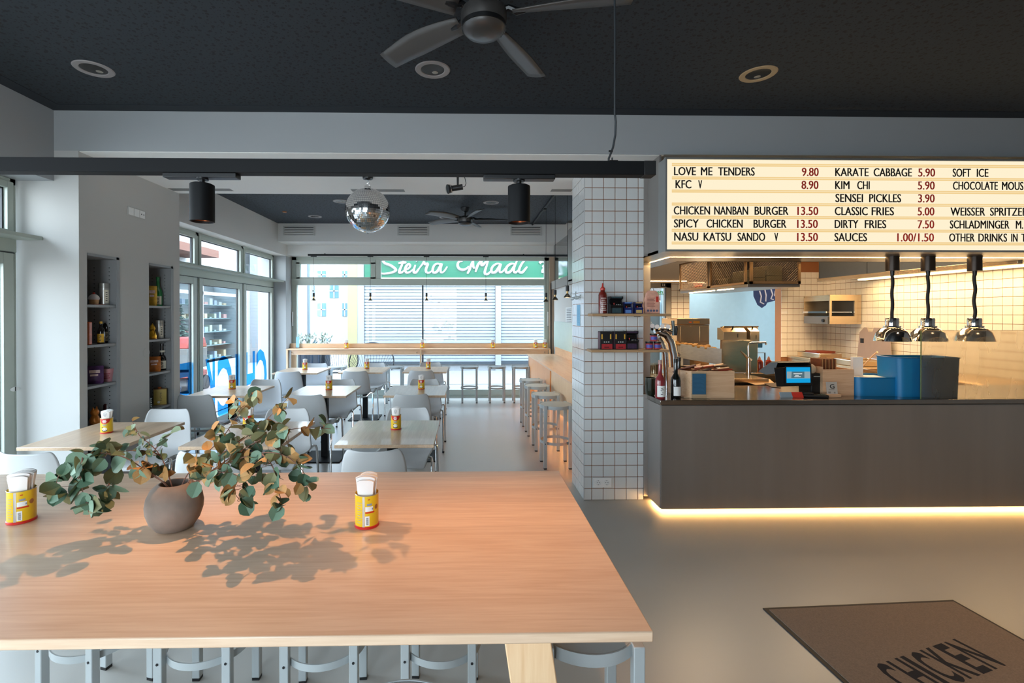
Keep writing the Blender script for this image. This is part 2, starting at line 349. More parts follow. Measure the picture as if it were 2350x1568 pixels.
# ---------------------------------------------------------------- windows
def window(name, x, y0, y1, z0, z1, ztr, posts, depth=.07, fw=.06, trans_panes=True):
    """glazing in a plane x = const, seen from inside; posts are the mullion centres"""
    root = MB(); root.box(x-depth, x, y0, y1, z0, z0+.07); root.box(x-depth, x, y0, y1, z1-.05, z1)
    root.box(x-depth, x, y0, y0+.05, z0, z1); root.box(x-depth, x, y1-.05, y1, z0, z1)
    r = struct(name, root, frame_m, bevel=.004)
    ob('transom', MB().box(x-depth, x+.005, y0, y1, ztr, ztr+.12).box(x-.02, x+.19, y0-.02, y1+.02, ztr+.10, ztr+.13), frame_m, r, bevel=.004)
    ob('transom_shadow_gap', B(x, x+.007, y0+.02, y1-.02, ztr-.012, ztr-.002), frame_d, r)
    edges = [y0] + list(posts) + [y1]
    for p in posts:
        ob('mullion', B(x-depth, x, p-.035, p+.035, z0, z1), frame_m, r, bevel=.004)
        ob('post_gasket', B(x, x+.002, p-.004, p+.004, z0+.02, ztr), frame_d, r)
    for a, b_ in zip(edges[:-1], edges[1:]):
        for (za, zb, s) in ((z0+.05, ztr-.01, .085), (ztr+.12, z1-.03, .05)):
            A0, A1 = a+.03, b_-.03
            lf = MB().box(x-.05, x+.012, A0, A0+s, za, zb).box(x-.05, x+.012, A1-s, A1, za, zb).box(x-.05, x+.012, A0+s, A1-s, za, za+s).box(x-.05, x+.012, A0+s, A1-s, zb-s, zb)
            lo = ob('casement', lf, frame_m, r, bevel=.003)
            ob('gasket', MB().box(x-.045, x-.02, A1-s-.012, A1-s, za+s, zb-s).box(x-.045, x-.02, A0+s, A0+s+.012, za+s, zb-s).box(x-.045, x-.02, A0+s, A1-s, zb-s-.008, zb-s), frame_d, lo)
            ob('pane', B(x-.036, x-.030, A0+s-.005, A1-s+.005, za+s-.005, zb-s+.005), glass_m, lo)
    return r
XW2 = -3.56
w1 = window('window_1', XLW, -1.75, 3.82, 0, 2.66, 2.09, (-.5, .75, 2.0, 3.2))
w2 = window('window_2', XW2, YB2, 8.93, 0, 2.69, 2.10, (6.42, 7.70))
t = thing('door_handle', 'small oval key plate on the near left door frame', 'handle', (XLW+.012, AX(30, 893, XLW).y, AX(30, 893, XLW).z))
ob('escutcheon', MB().lathe([(0.0001, 0), (.018, 0), (.018, .006), (.0001, .006)], 20, (0, 0, 0), 1, 2.2, M=Matrix.Rotation(PI/2, 4, 'Y') ), white, t)
ob('key_slot', B(.006, .008, -.004, .004, -.016, .016), black, t)
struct('wall_left_column', B(-3.8, -3.34, 8.95, 9.45, 0, 2.69), plaster)
# back window
BW = 9.25
def zb(px, py): return AY(px, py, BW).z
def xb(px): return AY(px, 700, BW).x
bx0, bx1 = -3.34, 1.60
r = struct('window_3', MB().box(bx0, bx0+.09, BW, BW+.08, 0, 2.705).box(bx1-.09, bx1, BW, BW+.08, 0, 2.705).box(bx0, bx1, BW, BW+.08, 2.64, 2.705).box(bx0, bx1, BW, BW+.08, 0, zb(900, 895)), frame_m, bevel=.004)
zt0, zt1 = zb(900, 655), zb(900, 640)
ob('transom', B(bx0, bx1, BW-.01, BW+.08, zt0, zt1), frame_m, r, bevel=.004)
xm = xb(868)
ob('mullion', B(xm-.05, xm+.05, BW-.01, BW+.08, zt1, 2.66), frame_m, r, bevel=.004)
sash = MB(); x0_, x1_ = bx0+.09, xm-.05
sash.box(x0_, x1_, BW-.02, BW+.06, 2.57, 2.645).box(x0_, x1_, BW-.02, BW+.06, zt1, zt1+.03).box(x0_, x0_+.07, BW-.02, BW+.06, zt1, 2.6).box(x1_-.09, x1_, BW-.02, BW+.06, zt1, 2.6)
so = ob('casement', sash, frame_m, r, bevel=.003)
ob('pane', B(x0_+.07, x1_-.09, BW+.02, BW+.026, zt1+.03, 2.57), glass_m, so)
ob('pane', B(xm+.05, bx1-.09, BW+.03, BW+.036, zt1, 2.645), glass_m, r)
xg = xb(970)
ob('gasket', B(xg-.013, xg+.013, BW+.01, BW+.05, zb(900, 895), zt0), frame_d, r)
ob('pane', B(bx0+.09, xg-.013, BW+.03, BW+.036, zb(900, 895), zt0), glass_m, r)
ob('pane', B(xg+.013, bx1-.09, BW+.03, BW+.036, zb(900, 895), zt0), glass_m, r)
for x in (bx0+.012, bx1-.03): ob('window_handle', MB().box(x, x+.02, BW-.03, BW-.012, zb(800, 748), zb(800, 716)), white, r, bevel=.004)
struct('baseboard_back', B(bx0, bx1, BW-.02, BW, 0, .035), frame_m)
# door jamb strip beside the back window
struct('door_1', MB().box(1.60, XR, BW-.1, BW+.1, 0, 2.705), mat('brown_door_frame', '#a08a74', .5), bevel=.003)
struct('trim_4', B(1.615, 1.635, BW-.112, BW-.1, 0, 2.2), frame_d)
# ---------------------------------------------------------------- tiled pillar
px0, px1, py0, py1 = 1.018, 1.537, 4.12, 4.58
pil = struct('wall_pillar', B(px0+.006, px1-.006, py0+.006, py1, 0, ZB), grout_m)
T = .1
colx = [px0, px0+.068] + [px0+.068+T*i for i in (1, 2, 3, 4)] + [px1]
tm = {}
def tile(par, w_, h_, loc, rz=0, m=tile_m, d=.008, key=''):
    k = (round(w_, 3), round(h_, 3), key)
    if k not in tm:
        g = .0027
        tm[k] = MB().box(g, w_-g, -d, 0, g, h_-g).mesh('tile', m, False); fixn(tm[k])
    o = bpy.data.objects.new('tile', tm[k]); C.objects.link(o); o.parent = par; o.location = loc; o.rotation_euler = (0, 0, rz)
    mm = o.modifiers.new('bevel', 'BEVEL'); mm.width = .0012; mm.segments = 1
    return o
rows = int(round(ZB/T))
for r_ in range(rows):
    for a, b_ in zip(colx[:-1], colx[1:]):
        tile(pil, b_-a, T, (a, py0+.006, r_*T))
st = MB()
ys = [py0, py0+.1, py0+.2, py0+.3, py0+.4, py1]
for r_ in range(rows):
    for a, b_ in zip(ys[:-1], ys[1:]): st.box(px0-.002, px0+.008, a+.0022, b_-.0022, r_*T+.0022, r_*T+T-.0022)
ob('side_tiles', st, tile_m, pil, kind='stuff', smooth=False)
ob('corner_bead', B(px0-.003, px0+.003, py0-.003, py0+.003, 0, ZB), mat('corner_bead', '#b8babb', .4), pil)
# ---------------------------------------------------------------- kitchen shell
def zk(px, py): return AY(px, py, YK).z
def xk(px): return AY(px, 750, YK).x
xo0, xo1 = xk(1582), xk(1792)
wk = struct('wall_kitchen_back', MB().box(xk(1540), xo0, YK, YK+.15, 0, 3.3).box(xo1, XK+.1, YK, YK+.15, 0, 3.3).box(xo0, xo1, YK, YK+.15, 2.25, 3.3), grout_m)
wr = struct('wall_kitchen_right', B(XK, XK+.1, 4.2, YK, 0, 3.3), grout_m)
struct('ceiling_kitchen', B(1.6, 6.0, YB2, 9.0, 3.25, 3.35), blackm)
# individual tiles: back wall (two fields) and right wall
def field(par, x0, x1, z0, z1, fixed, axis, key, individual):
    st = MB(); n = 0; c = int(math.ceil((x1-x0)/T-1e-6)); rr = int(math.ceil((z1-z0)/T-1e-6))
    for i in range(c):
        a = x0+i*T; b_ = min(x1, a+T)
        if b_-a < .02: continue
        for j in range(rr):
            z = z0+j*T; h = min(T, z1-z)
            if h < .02: continue
            if individual(i, j, a, z):
                if axis == 'x': tile(par, b_-a, h, (a, fixed, z), 0, ktile_m, .008, key)
                else: tile(par, b_-a, h, (fixed, b_, z), -PI/2, ktile_m, .008, key)
                n += 1
            else:
                g = .0027
                if axis == 'x': st.box(a+g, b_-g, fixed-.008, fixed, z+g, z+h-g)
                else: st.box(fixed-.008, fixed, a+g, b_-g, z+g, z+h-g)
    if st.v: ob('tile_field', st, ktile_m, par, kind='stuff', smooth=False)
    return n
field(wk, xk(1540), xo0, .9, 2.5, YK, 'x', 'k', lambda i, j, a, z: False)
field(wk, xo1, XK, .9, 2.3, YK, 'x', 'k', lambda i, j, a, z: .95 < z < 2.15)
field(wr, 4.8, YK, .9, 2.3, XK, 'y', 'k', lambda i, j, a, z: 1.29 < z < 2.15)
# room behind the opening: pale blue wall
blue_w = mat('pale_blue_wall', '#a3b9bf', .8)
struct('wall_blue', MB().box(3.95, 6.6, 9.6, 9.7, 0, 3.3).box(6.5, 6.6, YK+.15, 9.6, 0, 3.3), blue_w)
struct('ceiling_back_room', B(3.95, 6.6, YK+.15, 9.7, 2.9, 3.0), plaster)
struct('floor_back_room', B(1.7, 6.6, YK, 9.7, -.1, -.001), floor_m)
# window/door to the street seen between pillar and hood
dx0, dx1 = xk(1480)-.5, xk(1540)
ko = struct('door_2', MB().box(dx0, dx1, YK, YK+.1, zk(1500, 661), 2.5).box(xk(1528), dx1, YK, YK+.1, 0, 2.3).box(dx0, dx0+.1, YK, YK+.1, 0, 2.3), mat('taupe_door_frame', '#9c968d', .5), bevel=.004)
ob('gasket', MB().box(xk(1526.5), xk(1528.2), YK-.004, YK, 0, zk(1500, 661)), frame_d, ko)
ob('pane', B(dx0+.1, xk(1527), YK+.05, YK+.056, 0, zk(1500, 661)), glass_m, ko)
# ---------------------------------------------------------------- canopy above the counter (soffit ring, LED grooves)
satin = mat('satin_steel', '#a19c98', .4, .65, var=.08, scale=3, stretch=(2.2, 2, .15), rvar=.06)
SZ = 2.11; CX0, CX1, CYF, CYB = 1.565, 5.12, 3.86, 7.35
IX0, IYF = 2.0, 4.52
can = thing('service_canopy', 'brushed steel canopy with glowing strips over the service counter', 'canopy', (CX0, CYF, SZ))
def loc_(m): return Matrix.Translation((-CX0, -CYF, -SZ)) @ m if m else Matrix.Translation((-CX0, -CYF, -SZ))
ML = Matrix.Translation((-CX0, -CYF, -SZ))
LW = .007
ob('front_soffit', MB().box(CX0, CX1, CYF, 4.165-LW, SZ, SZ+.02, ML).box(1.78+LW, CX1, 4.165+LW, IYF, SZ, SZ+.02, ML).box(CX0, 1.78-LW, 4.165-LW, IYF, SZ, SZ+.02, ML), steel('canopy_soffit_steel', '#8f8b87', .32, (20, .5, 1)), can)
ob('side_soffit', MB().box(CX0, 1.78-LW, IYF, CYB, SZ, SZ+.02, ML).box(1.78+LW, IX0, IYF, CYB, SZ, SZ+.02, ML), ss, can)
ob('outer_skin', MB().box(CX0, CX0+.015, CYF, CYB, SZ, ZB, ML).box(CX0, CX1, CYF, CYF+.015, SZ, 2.25, ML), satin, can)
ob('inner_skin', MB().box(IX0, IX0+.015, IYF, CYB, SZ, 3.2, ML).box(IX0, CX1, IYF-.015, IYF, SZ, 3.2, ML).box(IX0, 5.12, CYB, CYB+.02, SZ-.02, 3.2, ML), mat('dark_brown_lining', '#1d1512', .5), can)
ob('front_light_strip', MB().box(1.78-LW, CX1, 4.165-LW, 4.165+LW, SZ-.002, SZ+.004, ML), led_m, can)
ob('side_light_strip', MB().box(1.78-LW, 1.78+LW, 4.165+LW, CYB, SZ-.002, SZ+.004, ML), led_m, can)
ob('rear_light_strip', MB().box(1.85, 3.4, CYB-.02, CYB-.008, SZ+.004, SZ+.014, ML), led_m, can)
# ---------------------------------------------------------------- service counter
KZ = .916
cnt = thing('service_counter', 'long brushed steel service counter glowing underneath beside the tiled pillar', 'counter', (1.565, 3.82, 0))
MC = Matrix.Translation((-1.565, -3.82, 0))
ob('front_panel', B(1.575, 5.6, 3.83, 3.85, .035, KZ-.045, MC), mat('counter_front_steel', '#96908b', .42, .72, var=.16, scale=3, stretch=(2.2, 2, .15), rvar=.06), cnt)
ob('side_panel', B(1.57, 1.59, 3.85, 4.12, .035, KZ-.045, MC), satin, cnt)
ob('worktop', B(1.56, 5.6, 3.82, 4.60, KZ-.038, KZ, MC), steel('worktop_steel', '#8b8580', .16, (12, .6, 1), spread=.05), cnt, bevel=.003)
ob('shadow_joint', B(1.58, 5.6, 3.834, 3.9, KZ-.046, KZ-.037, MC), frame_d, cnt)
ob('plinth', B(1.62, 5.6, 3.93, 4.55, 0, .035, MC), ss_dark, cnt)
ob('carcass', B(1.60, 5.58, 3.86, 4.58, .036, KZ-.05, MC), ss_dark, cnt)
ob('light_strip', MB().box(1.60, 5.6, 3.885, 3.897, .018, .032, MC).box(1.60, 1.612, 3.897, 4.10, .018, .032, MC), emis('counter_led', '#ffc070', 60), cnt)
ob('filler_strip', B(1.534, 1.575, 4.105, 4.118, .035, KZ, MC), satin, cnt)
ob('filler_strip', B(1.534, 1.568, 4.105, 4.118, SZ, ZB, ML), satin, can)
# ================================================================ MENU LIGHTBOX
SY = 3.72
sl = AY(1530, 470, SY).x; s_t = AY(1533, 366, SY).z; s_b = AY(1527, 573, SY).z
sg = thing('menu_lightbox', 'long illuminated cream menu board with black dishes and red prices above the counter', 'sign', (sl, SY, s_b))
MS = Matrix.Translation((-sl, -SY, -s_b)); SR = 5.2
box_m = mat('lightbox_aluminium', '#a7aaaa', .35, .7)
ob('housing', MB().box(sl-.012, SR, SY+.006, SY+.135, s_b-.012, s_t+.012, MS), box_m, sg, bevel=.002)
ob('frame', MB().box(sl-.014, SR, SY-.012, SY+.02, s_t, s_t+.016, MS).box(sl-.014, SR, SY-.012, SY+.02, s_b-.016, s_b, MS).box(sl-.014, sl-.002, SY-.012, SY+.02, s_b, s_t, MS), box_m, sg)
ob('lit_face', B(sl-.002, SR, SY, SY+.005, s_b, s_t, MS), emis('lit_cream_face', '#fff1d0', 1.0), sg)
rail_m = emis('lit_rail', '#f6d392', .95)
zr = [AY(1545, y, SY).z for y in (378, 408.6, 438.7, 468.6, 498.4, 528.7, 558)]
for z in zr:
    rl = ob('letter_rail', MB().box(sl+.04, SR, SY-.004, SY, z-.011, z+.011, MS), rail_m, sg)
    ob('rail_groove', MB().box(sl+.04, SR, SY-.0055, SY-.004, z-.0015, z+.0015, MS), emis('lit_rail_groove', '#fff0cc', 1.0), rl)
_tc = {}
def text_verts(s, bold=0.0):
    k = (s, bold)
    if k in _tc: return _tc[k]
    cu = bpy.data.curves.new('t', 'FONT'); cu.body = s; cu.size = 1; cu.offset = bold; cu.resolution_u = 3
    o = bpy.data.objects.new('t', cu); C.objects.link(o); dg = bpy.context.evaluated_depsgraph_get()
    me = bpy.data.meshes.new_from_object(o.evaluated_get(dg)); vs = [tuple(v.co) for v in me.vertices]; fs = [tuple(p.vertices) for p in me.polygons]
    bpy.data.objects.remove(o); bpy.data.curves.remove(cu); bpy.data.meshes.remove(me)
    _tc[k] = (vs, fs); return _tc[k]
def text_mb(mb, s, w_, h_, M, bold=0.0, base=None):
    """letters of string s filling w_ by h_, lower left corner at the origin of M, in its XY plane"""
    vs, fs = text_verts(s, bold)
    x0 = min(v[0] for v in vs); x1 = max(v[0] for v in vs); y1 = max(v[1] for v in vs); y0 = min(v[1] for v in vs)
    if not any(ch in ',/Qgjpqy' for ch in s): y0 = min(0.0, 0.0); y1 = max(y1, .01)
    if base is not None: y0, y1 = base
    return mb.add([M @ Vector(((v[0]-x0)/(x1-x0)*w_, (v[1]-y0)/(y1-y0)*h_, 0)) for v in vs], fs)
_h=text_verts('H', 0)[0]; CAPB=(min(v[1] for v in _h), max(v[1] for v in _h))
ink = mat('black_letters', '#17130f', .7); red_ink = mat('red_letters', '#a5241c', .7, emit=.25, emitc='#a5241c')
rowsz = [AY(1545, y, SY).z for y in (402.6, 432.6, 462.4, 492.6, 522.5, 552.8)]
LH = AY(1545, 384, SY).z - rowsz[0]
c1 = lambda v: 1470+v/4.356
c2 = lambda v: 1900+v/4.3556
L1 = [[('LOVE',330,550),('ME',598,715),('TENDERS',770,1137)], [('KFC',345,505),('V',572,612)], [], [('CHICKEN',328,692),('NANBAN',732,1072),('BURGER',1135,1475)],
      [('SPICY',330,580),('CHICKEN',655,1018),('BURGER',1125,1455)], [('NASU',333,575),('KATSU',627,903),('SANDO',965,1243),('V',1333,1372)]]
P1 = [('9.80',1605,1775),('8.90',1602,1773),None,('13.50',1562,1772),('13.50',1560,1768),('13.50',1560,1770)]
L2 = [[('KARATE',65,400),('CABBAGE',448,832)], [('KIM',65,210),('CHI',285,412)], [('SENSEI',68,345),('PICKLES',405,725)], [('CLASSIC',62,393),('FRIES',430,655)], [('DIRTY',62,300),('FRIES',362,578)], [('SAUCES',60,387)]]
P2 = [('5.90',893,1063),('5.90',890,1060),('3.90',893,1060),('5.00',890,1058),('7.50',890,1057),('1.00/1.50',687,1055)]
L3 = [[('SOFT',1237,1420),('ICE',1477,1595)], [('CHOCOLATE',1240,1690),('MOUS',1730,1945)], [], [('WEISSER',1217,1565),('SPRITZER',1612,1990)], [('SCHLADMINGER',1212,1808),('M.',1870,1945)], [('OTHER',1205,1462),('DRINKS',1497,1785),('IN',1825,1890),('T',1925,1975)]]
def put_row(words, cf, z, m, name):
    for s, a, b_ in words:
      mb = MB()
      xa = AY(cf(a), 470, SY).x; xb_ = AY(cf(b_), 470, SY).x
      for dx in (0, .0014, .0028, .0042):
        text_mb(mb, s, xb_-xa-.0042, LH, MS @ Matrix.Translation((xa+dx, SY-.006-dx*.02, z)) @ Matrix.Rotation(PI/2, 4, 'X'), 0, base=CAPB)
      ob(name, mb, m, sg, smooth=False)
for i in range(6):
    put_row(L1[i], c1, rowsz[i], ink, 'lettering'); put_row(L2[i], c2, rowsz[i], ink, 'lettering'); put_row(L3[i], c2, rowsz[i], ink, 'lettering')
    if P1[i]: put_row([P1[i]], c1, rowsz[i], red_ink, 'price_lettering')
    put_row([P2[i]], c2, rowsz[i], red_ink, 'price_lettering')

# ================================================================ FURNITURE
# communal table
BT = thing('communal_table', 'long high pale ash communal table in the foreground', 'table', (-.95, 1.56, 0))
TX0, TX1, TY0, TY1, TZ = -2.9+.95, .407+.95, 1.03-1.56, 2.10-1.56, .92
ob('tabletop', B(TX0, TX1, TY0, TY1, TZ-.024, TZ), oak, BT, bevel=.003)
def slant(xa, xb_, ya, yb, wd=.105, th=.034):
    mb = MB(); vs = []
    for (x, y, z) in ((xa, ya, TZ-.024), (xb_, yb, 0)):
        vs += [(x-wd/2, y-th/2, z), (x+wd/2, y-th/2, z), (x+wd/2, y+th/2, z), (x-wd/2, y+th/2, z)]
    return mb.add(vs, [(0,1,2,3), (7,6,5,4), (0,4,5,1), (1,5,6,2), (2,6,7,3), (3,7,4,0)])
for s in (1, -1):
    xa = .135+.95 if s == 1 else -2.55+.95
    ob('leg', slant(xa, xa+s*.13, -.475, -.50), oak_z, BT, bevel=.003)
    ob('leg', slant(xa, xa+s*.13, .475, .50), oak_z, BT, bevel=.003)
    ob('cross_rail', B(xa-.03, xa+.03, -.47, .47, TZ-.10, TZ-.0245), oak_y, BT, bevel=.002)
# stools
def make_stool():
    t = thing('bar_stool', 'x', 'stool', (0, 0, 0)); R_ = .165
    ob('seat', MB().lathe([(.0001, .628), (R_-.012, .628), (R_, .632), (R_, .648), (R_-.004, .652), (.0001, .653)], 48), stool_m, t)
    ob('seat_band', MB().band(R_+.004, .004, .618, .654, 48), stool_m, t)
    for sx in (-1, 1):
        for sy in (-1, 1):
            l = ob('leg', B(sx*.13-.0165, sx*.13+.0165, sy*.13-.0165, sy*.13+.0165, .012, .658), stool_m, t, bevel=.003)
            ob('foot_cap', B(sx*.13-.0155, sx*.13+.0155, sy*.13-.0155, sy*.13+.0155, 0, .013), black, l)
            ob('bolt', MB().cyl((sx*.13, sy*.13-.0165, .265), (sx*.13, sy*.13-.019, .265), .005, n=10), black, l)
    ob('footrest_ring', MB().band(.162, .005, .25, .278, 48), stool_m, t)
    return t
st0 = make_stool(); first_ = [True]
def stool(x, y, rz, label, group):
    if first_[0]:
        first_[0] = False; st0.location = (x, y, 0); st0.rotation_euler = (0, 0, rz); st0['label'] = label; st0['group'] = group; return st0
    return copy_tree(st0, (x, y, 0), rz, label, group)
g = 'bar stools under the communal table'
stool(-1.545, 2.045, rad(-15), 'grey metal bar stool under the communal table, farthest left of the row', g)
stool(-1.055, 2.00, 0, 'grey metal bar stool under the communal table, second from the left', g)
stool(-.575, 1.985, rad(4), 'grey metal bar stool under the communal table, third from the left', g)
stool(-.10, 1.99, rad(-3), 'grey metal bar stool under the communal table, left of the slanted wooden leg', g)
stool(.365, 1.50, 0, 'grey metal bar stool tucked under the right end of the communal table', g)
stool(-.155, 1.085, 0, 'grey metal bar stool at the near edge of the communal table, cut by the picture', g)
g = 'bar stools at the wooden side bar'
for (x, y, n_) in ((.95, 5.08, 'nearest the tiled pillar'), (.95, 5.73, 'second from the tiled pillar'), (.95, 6.42, 'third from the tiled pillar'), (.945, 6.97, 'farthest from the tiled pillar')):
    stool(x, y, 0, 'grey metal bar stool at the wooden side bar, ' + n_, g)
g = 'bar stools at the window shelf'
for (x, n_) in ((-2.36, 'behind the far left cafe table'), (-1.30, 'behind the far middle cafe table'), (-.46, 'behind the far right cafe table'), (.06, 'first one right of the cafe tables'), (.56, 'second one right of the cafe tables'), (1.0, 'half hidden by the side bar')):
    stool(x, 8.78, 0, 'pale grey bar stool at the window shelf, ' + n_, g)
# cafe tables
def make_table():
    t = thing('cafe_table', 'x', 'table'); W, Dp = .655, .725
    ob('tabletop', B(-W/2, W/2, -Dp/2, Dp/2, .727, .75), cafe_top, t, bevel=.003)
    ob('mounting_plate', B(-.16, .16, -.16, .16, .719, .727), black, t)
    ob('column', B(-.035, .035, -.035, .035, .012, .719), blackpaint, t, bevel=.002)
    ob('base_plate', B(-.22, .22, -.22, .22, 0, .012), blackpaint, t, bevel=.002)
    return t
# chairs
def shell_mesh():
    prof = [(.225, .408), (.222, .428), (.20, .443), (.15, .449), (.08, .446), (.0, .438), (-.08, .434), (-.135, .438), (-.175, .456), (-.20, .492), (-.213, .545), (-.222, .61), (-.231, .68), (-.239, .74), (-.244, .775), (-.249, .79)]
    wid = [.195, .21, .222, .226, .228, .229, .228, .226, .222, .215, .208, .202, .196, .186, .170, .150]
    n = len(prof); m = 17; mb = MB(); vs = []
    for i, (y, z) in enumerate(prof):
        a = prof[max(i-1, 0)]; b_ = prof[min(i+1, n-1)]; ty, tz = b_[0]-a[0], b_[1]-a[1]; l = math.hypot(ty, tz); ny, nz = tz/l, -ty/l   # normal (points up over the seat, forward on the back)
        if nz < 0 and i < 7: ny, nz = -ny, -nz
        if i >= 7 and ny < 0: ny, nz = -ny, -nz
        for j in range(m):
            u = -1+2*j/(m-1); c = abs(u)**3.2*.030 + (abs(u)**2)*.010
            if i < 2: c *= .4
            vs.append((wid[i]*u, y+ny*c, z+nz*c))
    fs = [(i*m+j, i*m+j+1, (i+1)*m+j+1, (i+1)*m+j) for i in range(n-1) for j in range(m-1)]
    return mb.add(vs, fs)
def make_chair():
    t = thing('shell_chair', 'x', 'chair')
    s = ob('seat_shell', shell_mesh(), shell_m, t)
    s.modifiers.new('sub', 'SUBSURF').levels = 1; s.modifiers['sub'].render_levels = 1
    so = s.modifiers.new('solid', 'SOLIDIFY'); so.thickness = .007; so.offset = -1
    for sx in (-1, 1):
        for sy in (-1, 1):
            y0 = sy*.235 - .01; pts = [(sx*.255, y0, .004), (sx*.252, y0-sy*.02, .25), (sx*.25, y0-sy*.045, .455), (sx*.243, y0-sy*.052, .48), (sx*.225, y0-sy*.06, .484), (sx*.19, y0-sy*.07, .455), (sx*.16, y0-sy*.08, .425), (sx*.10, y0-sy*.085, .418), (0, y0-sy*.088, .416)]
            l = ob('leg', MB().tube(pts, .0105, 10), chrome, t)
            ob('foot_cap', MB().cyl((sx*.255, y0, 0), (sx*.255, y0-sy*.001, .02), .013, n=12), black, l)
        ob('side_rail', MB().tube([(sx*.16, .145, .425), (sx*.16, 0, .420), (sx*.16, -.165, .425)], .009, 8), chrome, t)
    return t
tab0 = make_table(); ch0 = make_chair(); ff = {'t': True, 'c': True}
RC = {'A': [(-2.57, 3.50), (-1.54, 3.50), (-.54, 3.52)], 'B': [(-2.63, 5.44), (-1.59, 5.42), (-.55, 5.43)], 'C': [(-2.50, 7.39), (-1.56, 7.44), (-.62, 7.48)]}
rown = {'A': 'front row', 'B': 'middle row', 'C': 'back row'}; coln = ['left', 'middle', 'right']
tabpos = {}
rr = random.Random(3)
for r_ in 'ABC':
    for c_, (x, y) in enumerate(RC[r_]):
        nm = '%s %s' % (rown[r_], {0: 'by the left wall', 1: 'in the middle', 2: 'beside the aisle'}[c_])
        lab = 'pale wooden cafe table on a black pedestal, ' + nm
        if ff['t']: tt = tab0; ff['t'] = False; tt.location = (x, y, 0); tt['label'] = lab; tt['group'] = 'cafe tables in three rows'
        else: tt = copy_tree(tab0, (x, y, 0), 0, lab, 'cafe tables in three rows')
        tabpos[(r_, c_)] = (x, y)
        for s in (1, -1):
            cx = x + {('A', 1): {1: .02, -1: -.02}, ('B', 0): {1: -.08, -1: .12}}.get((r_, c_), {}).get(s, 0)
            # near chairs are seen from behind; s = 1 is the near chair
            off = {'A': .29, 'B': .21, 'C': .22}[r_]
            yy = y - .3625 - off + .23 if s == 1 else y + .3625 + off - .22
            ax_ = cx + (-.015 if s == 1 else .03)
            if s == 1: ax_ = cx - {'A': .02, 'B': .02, 'C': .03}[r_]; 
            rot = rr.uniform(-3, 3)
            lab = 'grey shell chair, %s side of the cafe table, %s' % ('near' if s == 1 else 'far', nm)
            loc = (ax_, yy, 0); rz = rad(rot) + (0 if s == 1 else PI)
            if ff['c']: ff['c'] = False; ch0.location = loc; ch0.rotation_euler = (0, 0, rz); ch0['label'] = lab; ch0['group'] = 'grey shell chairs at the cafe tables'
            else: copy_tree(ch0, loc, rz, lab, 'grey shell chairs at the cafe tables')
# side bar
sb = thing('side_bar', 'waist-high wooden side bar along the right wall with warm light below', 'bar', (1.14, 6.5, 0))
MSB = Matrix.Translation((-1.14, -6.5, 0)); BZ = .87
ob('bar_top', B(1.13, XR-.002, 4.60, 8.86, BZ-.022, BZ, MSB), oak_y, sb, bevel=.002)
ob('front_panel', B(1.165, 1.185, 4.6, 6.55, .37, BZ-.022, MSB), oak_z, sb)
ob('front_panel', B(1.15, 1.185, 6.56, 8.84, .37, BZ-.022, MSB), plywood, sb, label='warmer orange wooden front panel')
ob('end_panel', B(1.15, XR-.01, 8.82, 8.845, .0, BZ-.022, MSB), oak_z, sb)
ob('upstand', B(XR-.03, XR-.003, 4.6, 8.86, BZ, 1.005, MSB), oak_y, sb, bevel=.002)
ob('plinth', B(1.24, 1.26, 4.6, 8.8, 0, .84, MSB), oak_z, sb)
ob('light_strip', B(1.19, 1.20, 4.62, 8.75, .385, .40, MSB), emis('bar_led', '#ffb867', 45), sb)
fg = MB(); y = 4.6
while y < 9.0:
    fg.cyl((XR-.012, y+.02, 1.005), (XR-.012, y+.02, 1.47), .011, n=8, caps=False); y += .04
fp = thing('fluted_panel', 'pale fluted glass panel on the right wall above the side bar', 'panel', (XR, 6.8, 1.0))
ob('flutes', MB().add([Vector(v)-Vector((XR, 6.8, 1.0)) for v in fg.v], fg.f), mat('fluted_glass', '#bccfc9', .15, spec=.8), fp)
ob('backing', B(-.012, -.001, -2.2, 2.15, 0, .475), mat('mint_backing', '#b4c9c2', .4), fp)
sp_ = AX(1303, 725, XR-.01)
t = thing('wall_speaker_grille', 'small white perforated panel on the right wall beside the tiled pillar', 'grille', (XR, sp_.y, sp_.z))
ob('plate', B(-.012, 0, -.30, .16, -.14, .14), white, t, bevel=.002)
hb = MB()
for i in range(10):
    for j in range(9): hb.box(-.0135, -.012, -.27+i*.036, -.25+i*.036, -.12+j*.028, -.108+j*.028)
ob('perforations', hb, black, t, kind='stuff')
# window shelf
ws = thing('window_shelf', 'long narrow wooden bar shelf along the back window', 'shelf', (-.9, 9.0, 0))
MW = Matrix.Translation((.9, -9.0, 0)); WZ = .965
ob('shelf_board', B(-3.33, 1.575, 8.92, 9.16, WZ-.022, WZ, MW), oak_x, ws, bevel=.002)
ob('backboard', B(-3.22, 1.575, 9.16, 9.18, WZ-.10, WZ+.085, MW), oak_x, ws)
ob('end_board', B(-3.33, -3.23, 9.14, 9.18, WZ, WZ+.09, MW), oak_x, ws, bevel=.004)
ob('apron', B(-3.25, 1.54, 8.98, 9.0, WZ-.115, WZ-.022, MW), oak_x, ws)
for x in (-3.33, -.86, 1.55):
    ob('upright', B(x, x+.03, 8.925, 8.955, 0, WZ-.022, MW), oak_z, ws, bevel=.002)
    if x < -3: ob('upright_brace', B(x+.03, x+.12, 9.10, 9.13, 0, WZ-.022, MW), oak_z, ws)
for x in (-3.24, -.92, -.78, 1.47):
    ob('hook', MB().tube([Vector(q)-Vector((-.9, 9.0, 0)) for q in ((x, 8.975, WZ-.06), (x, 8.955, WZ-.085), (x, 8.94, WZ-.085), (x, 8.938, WZ-.06))], .006, 8), chrome, ws)
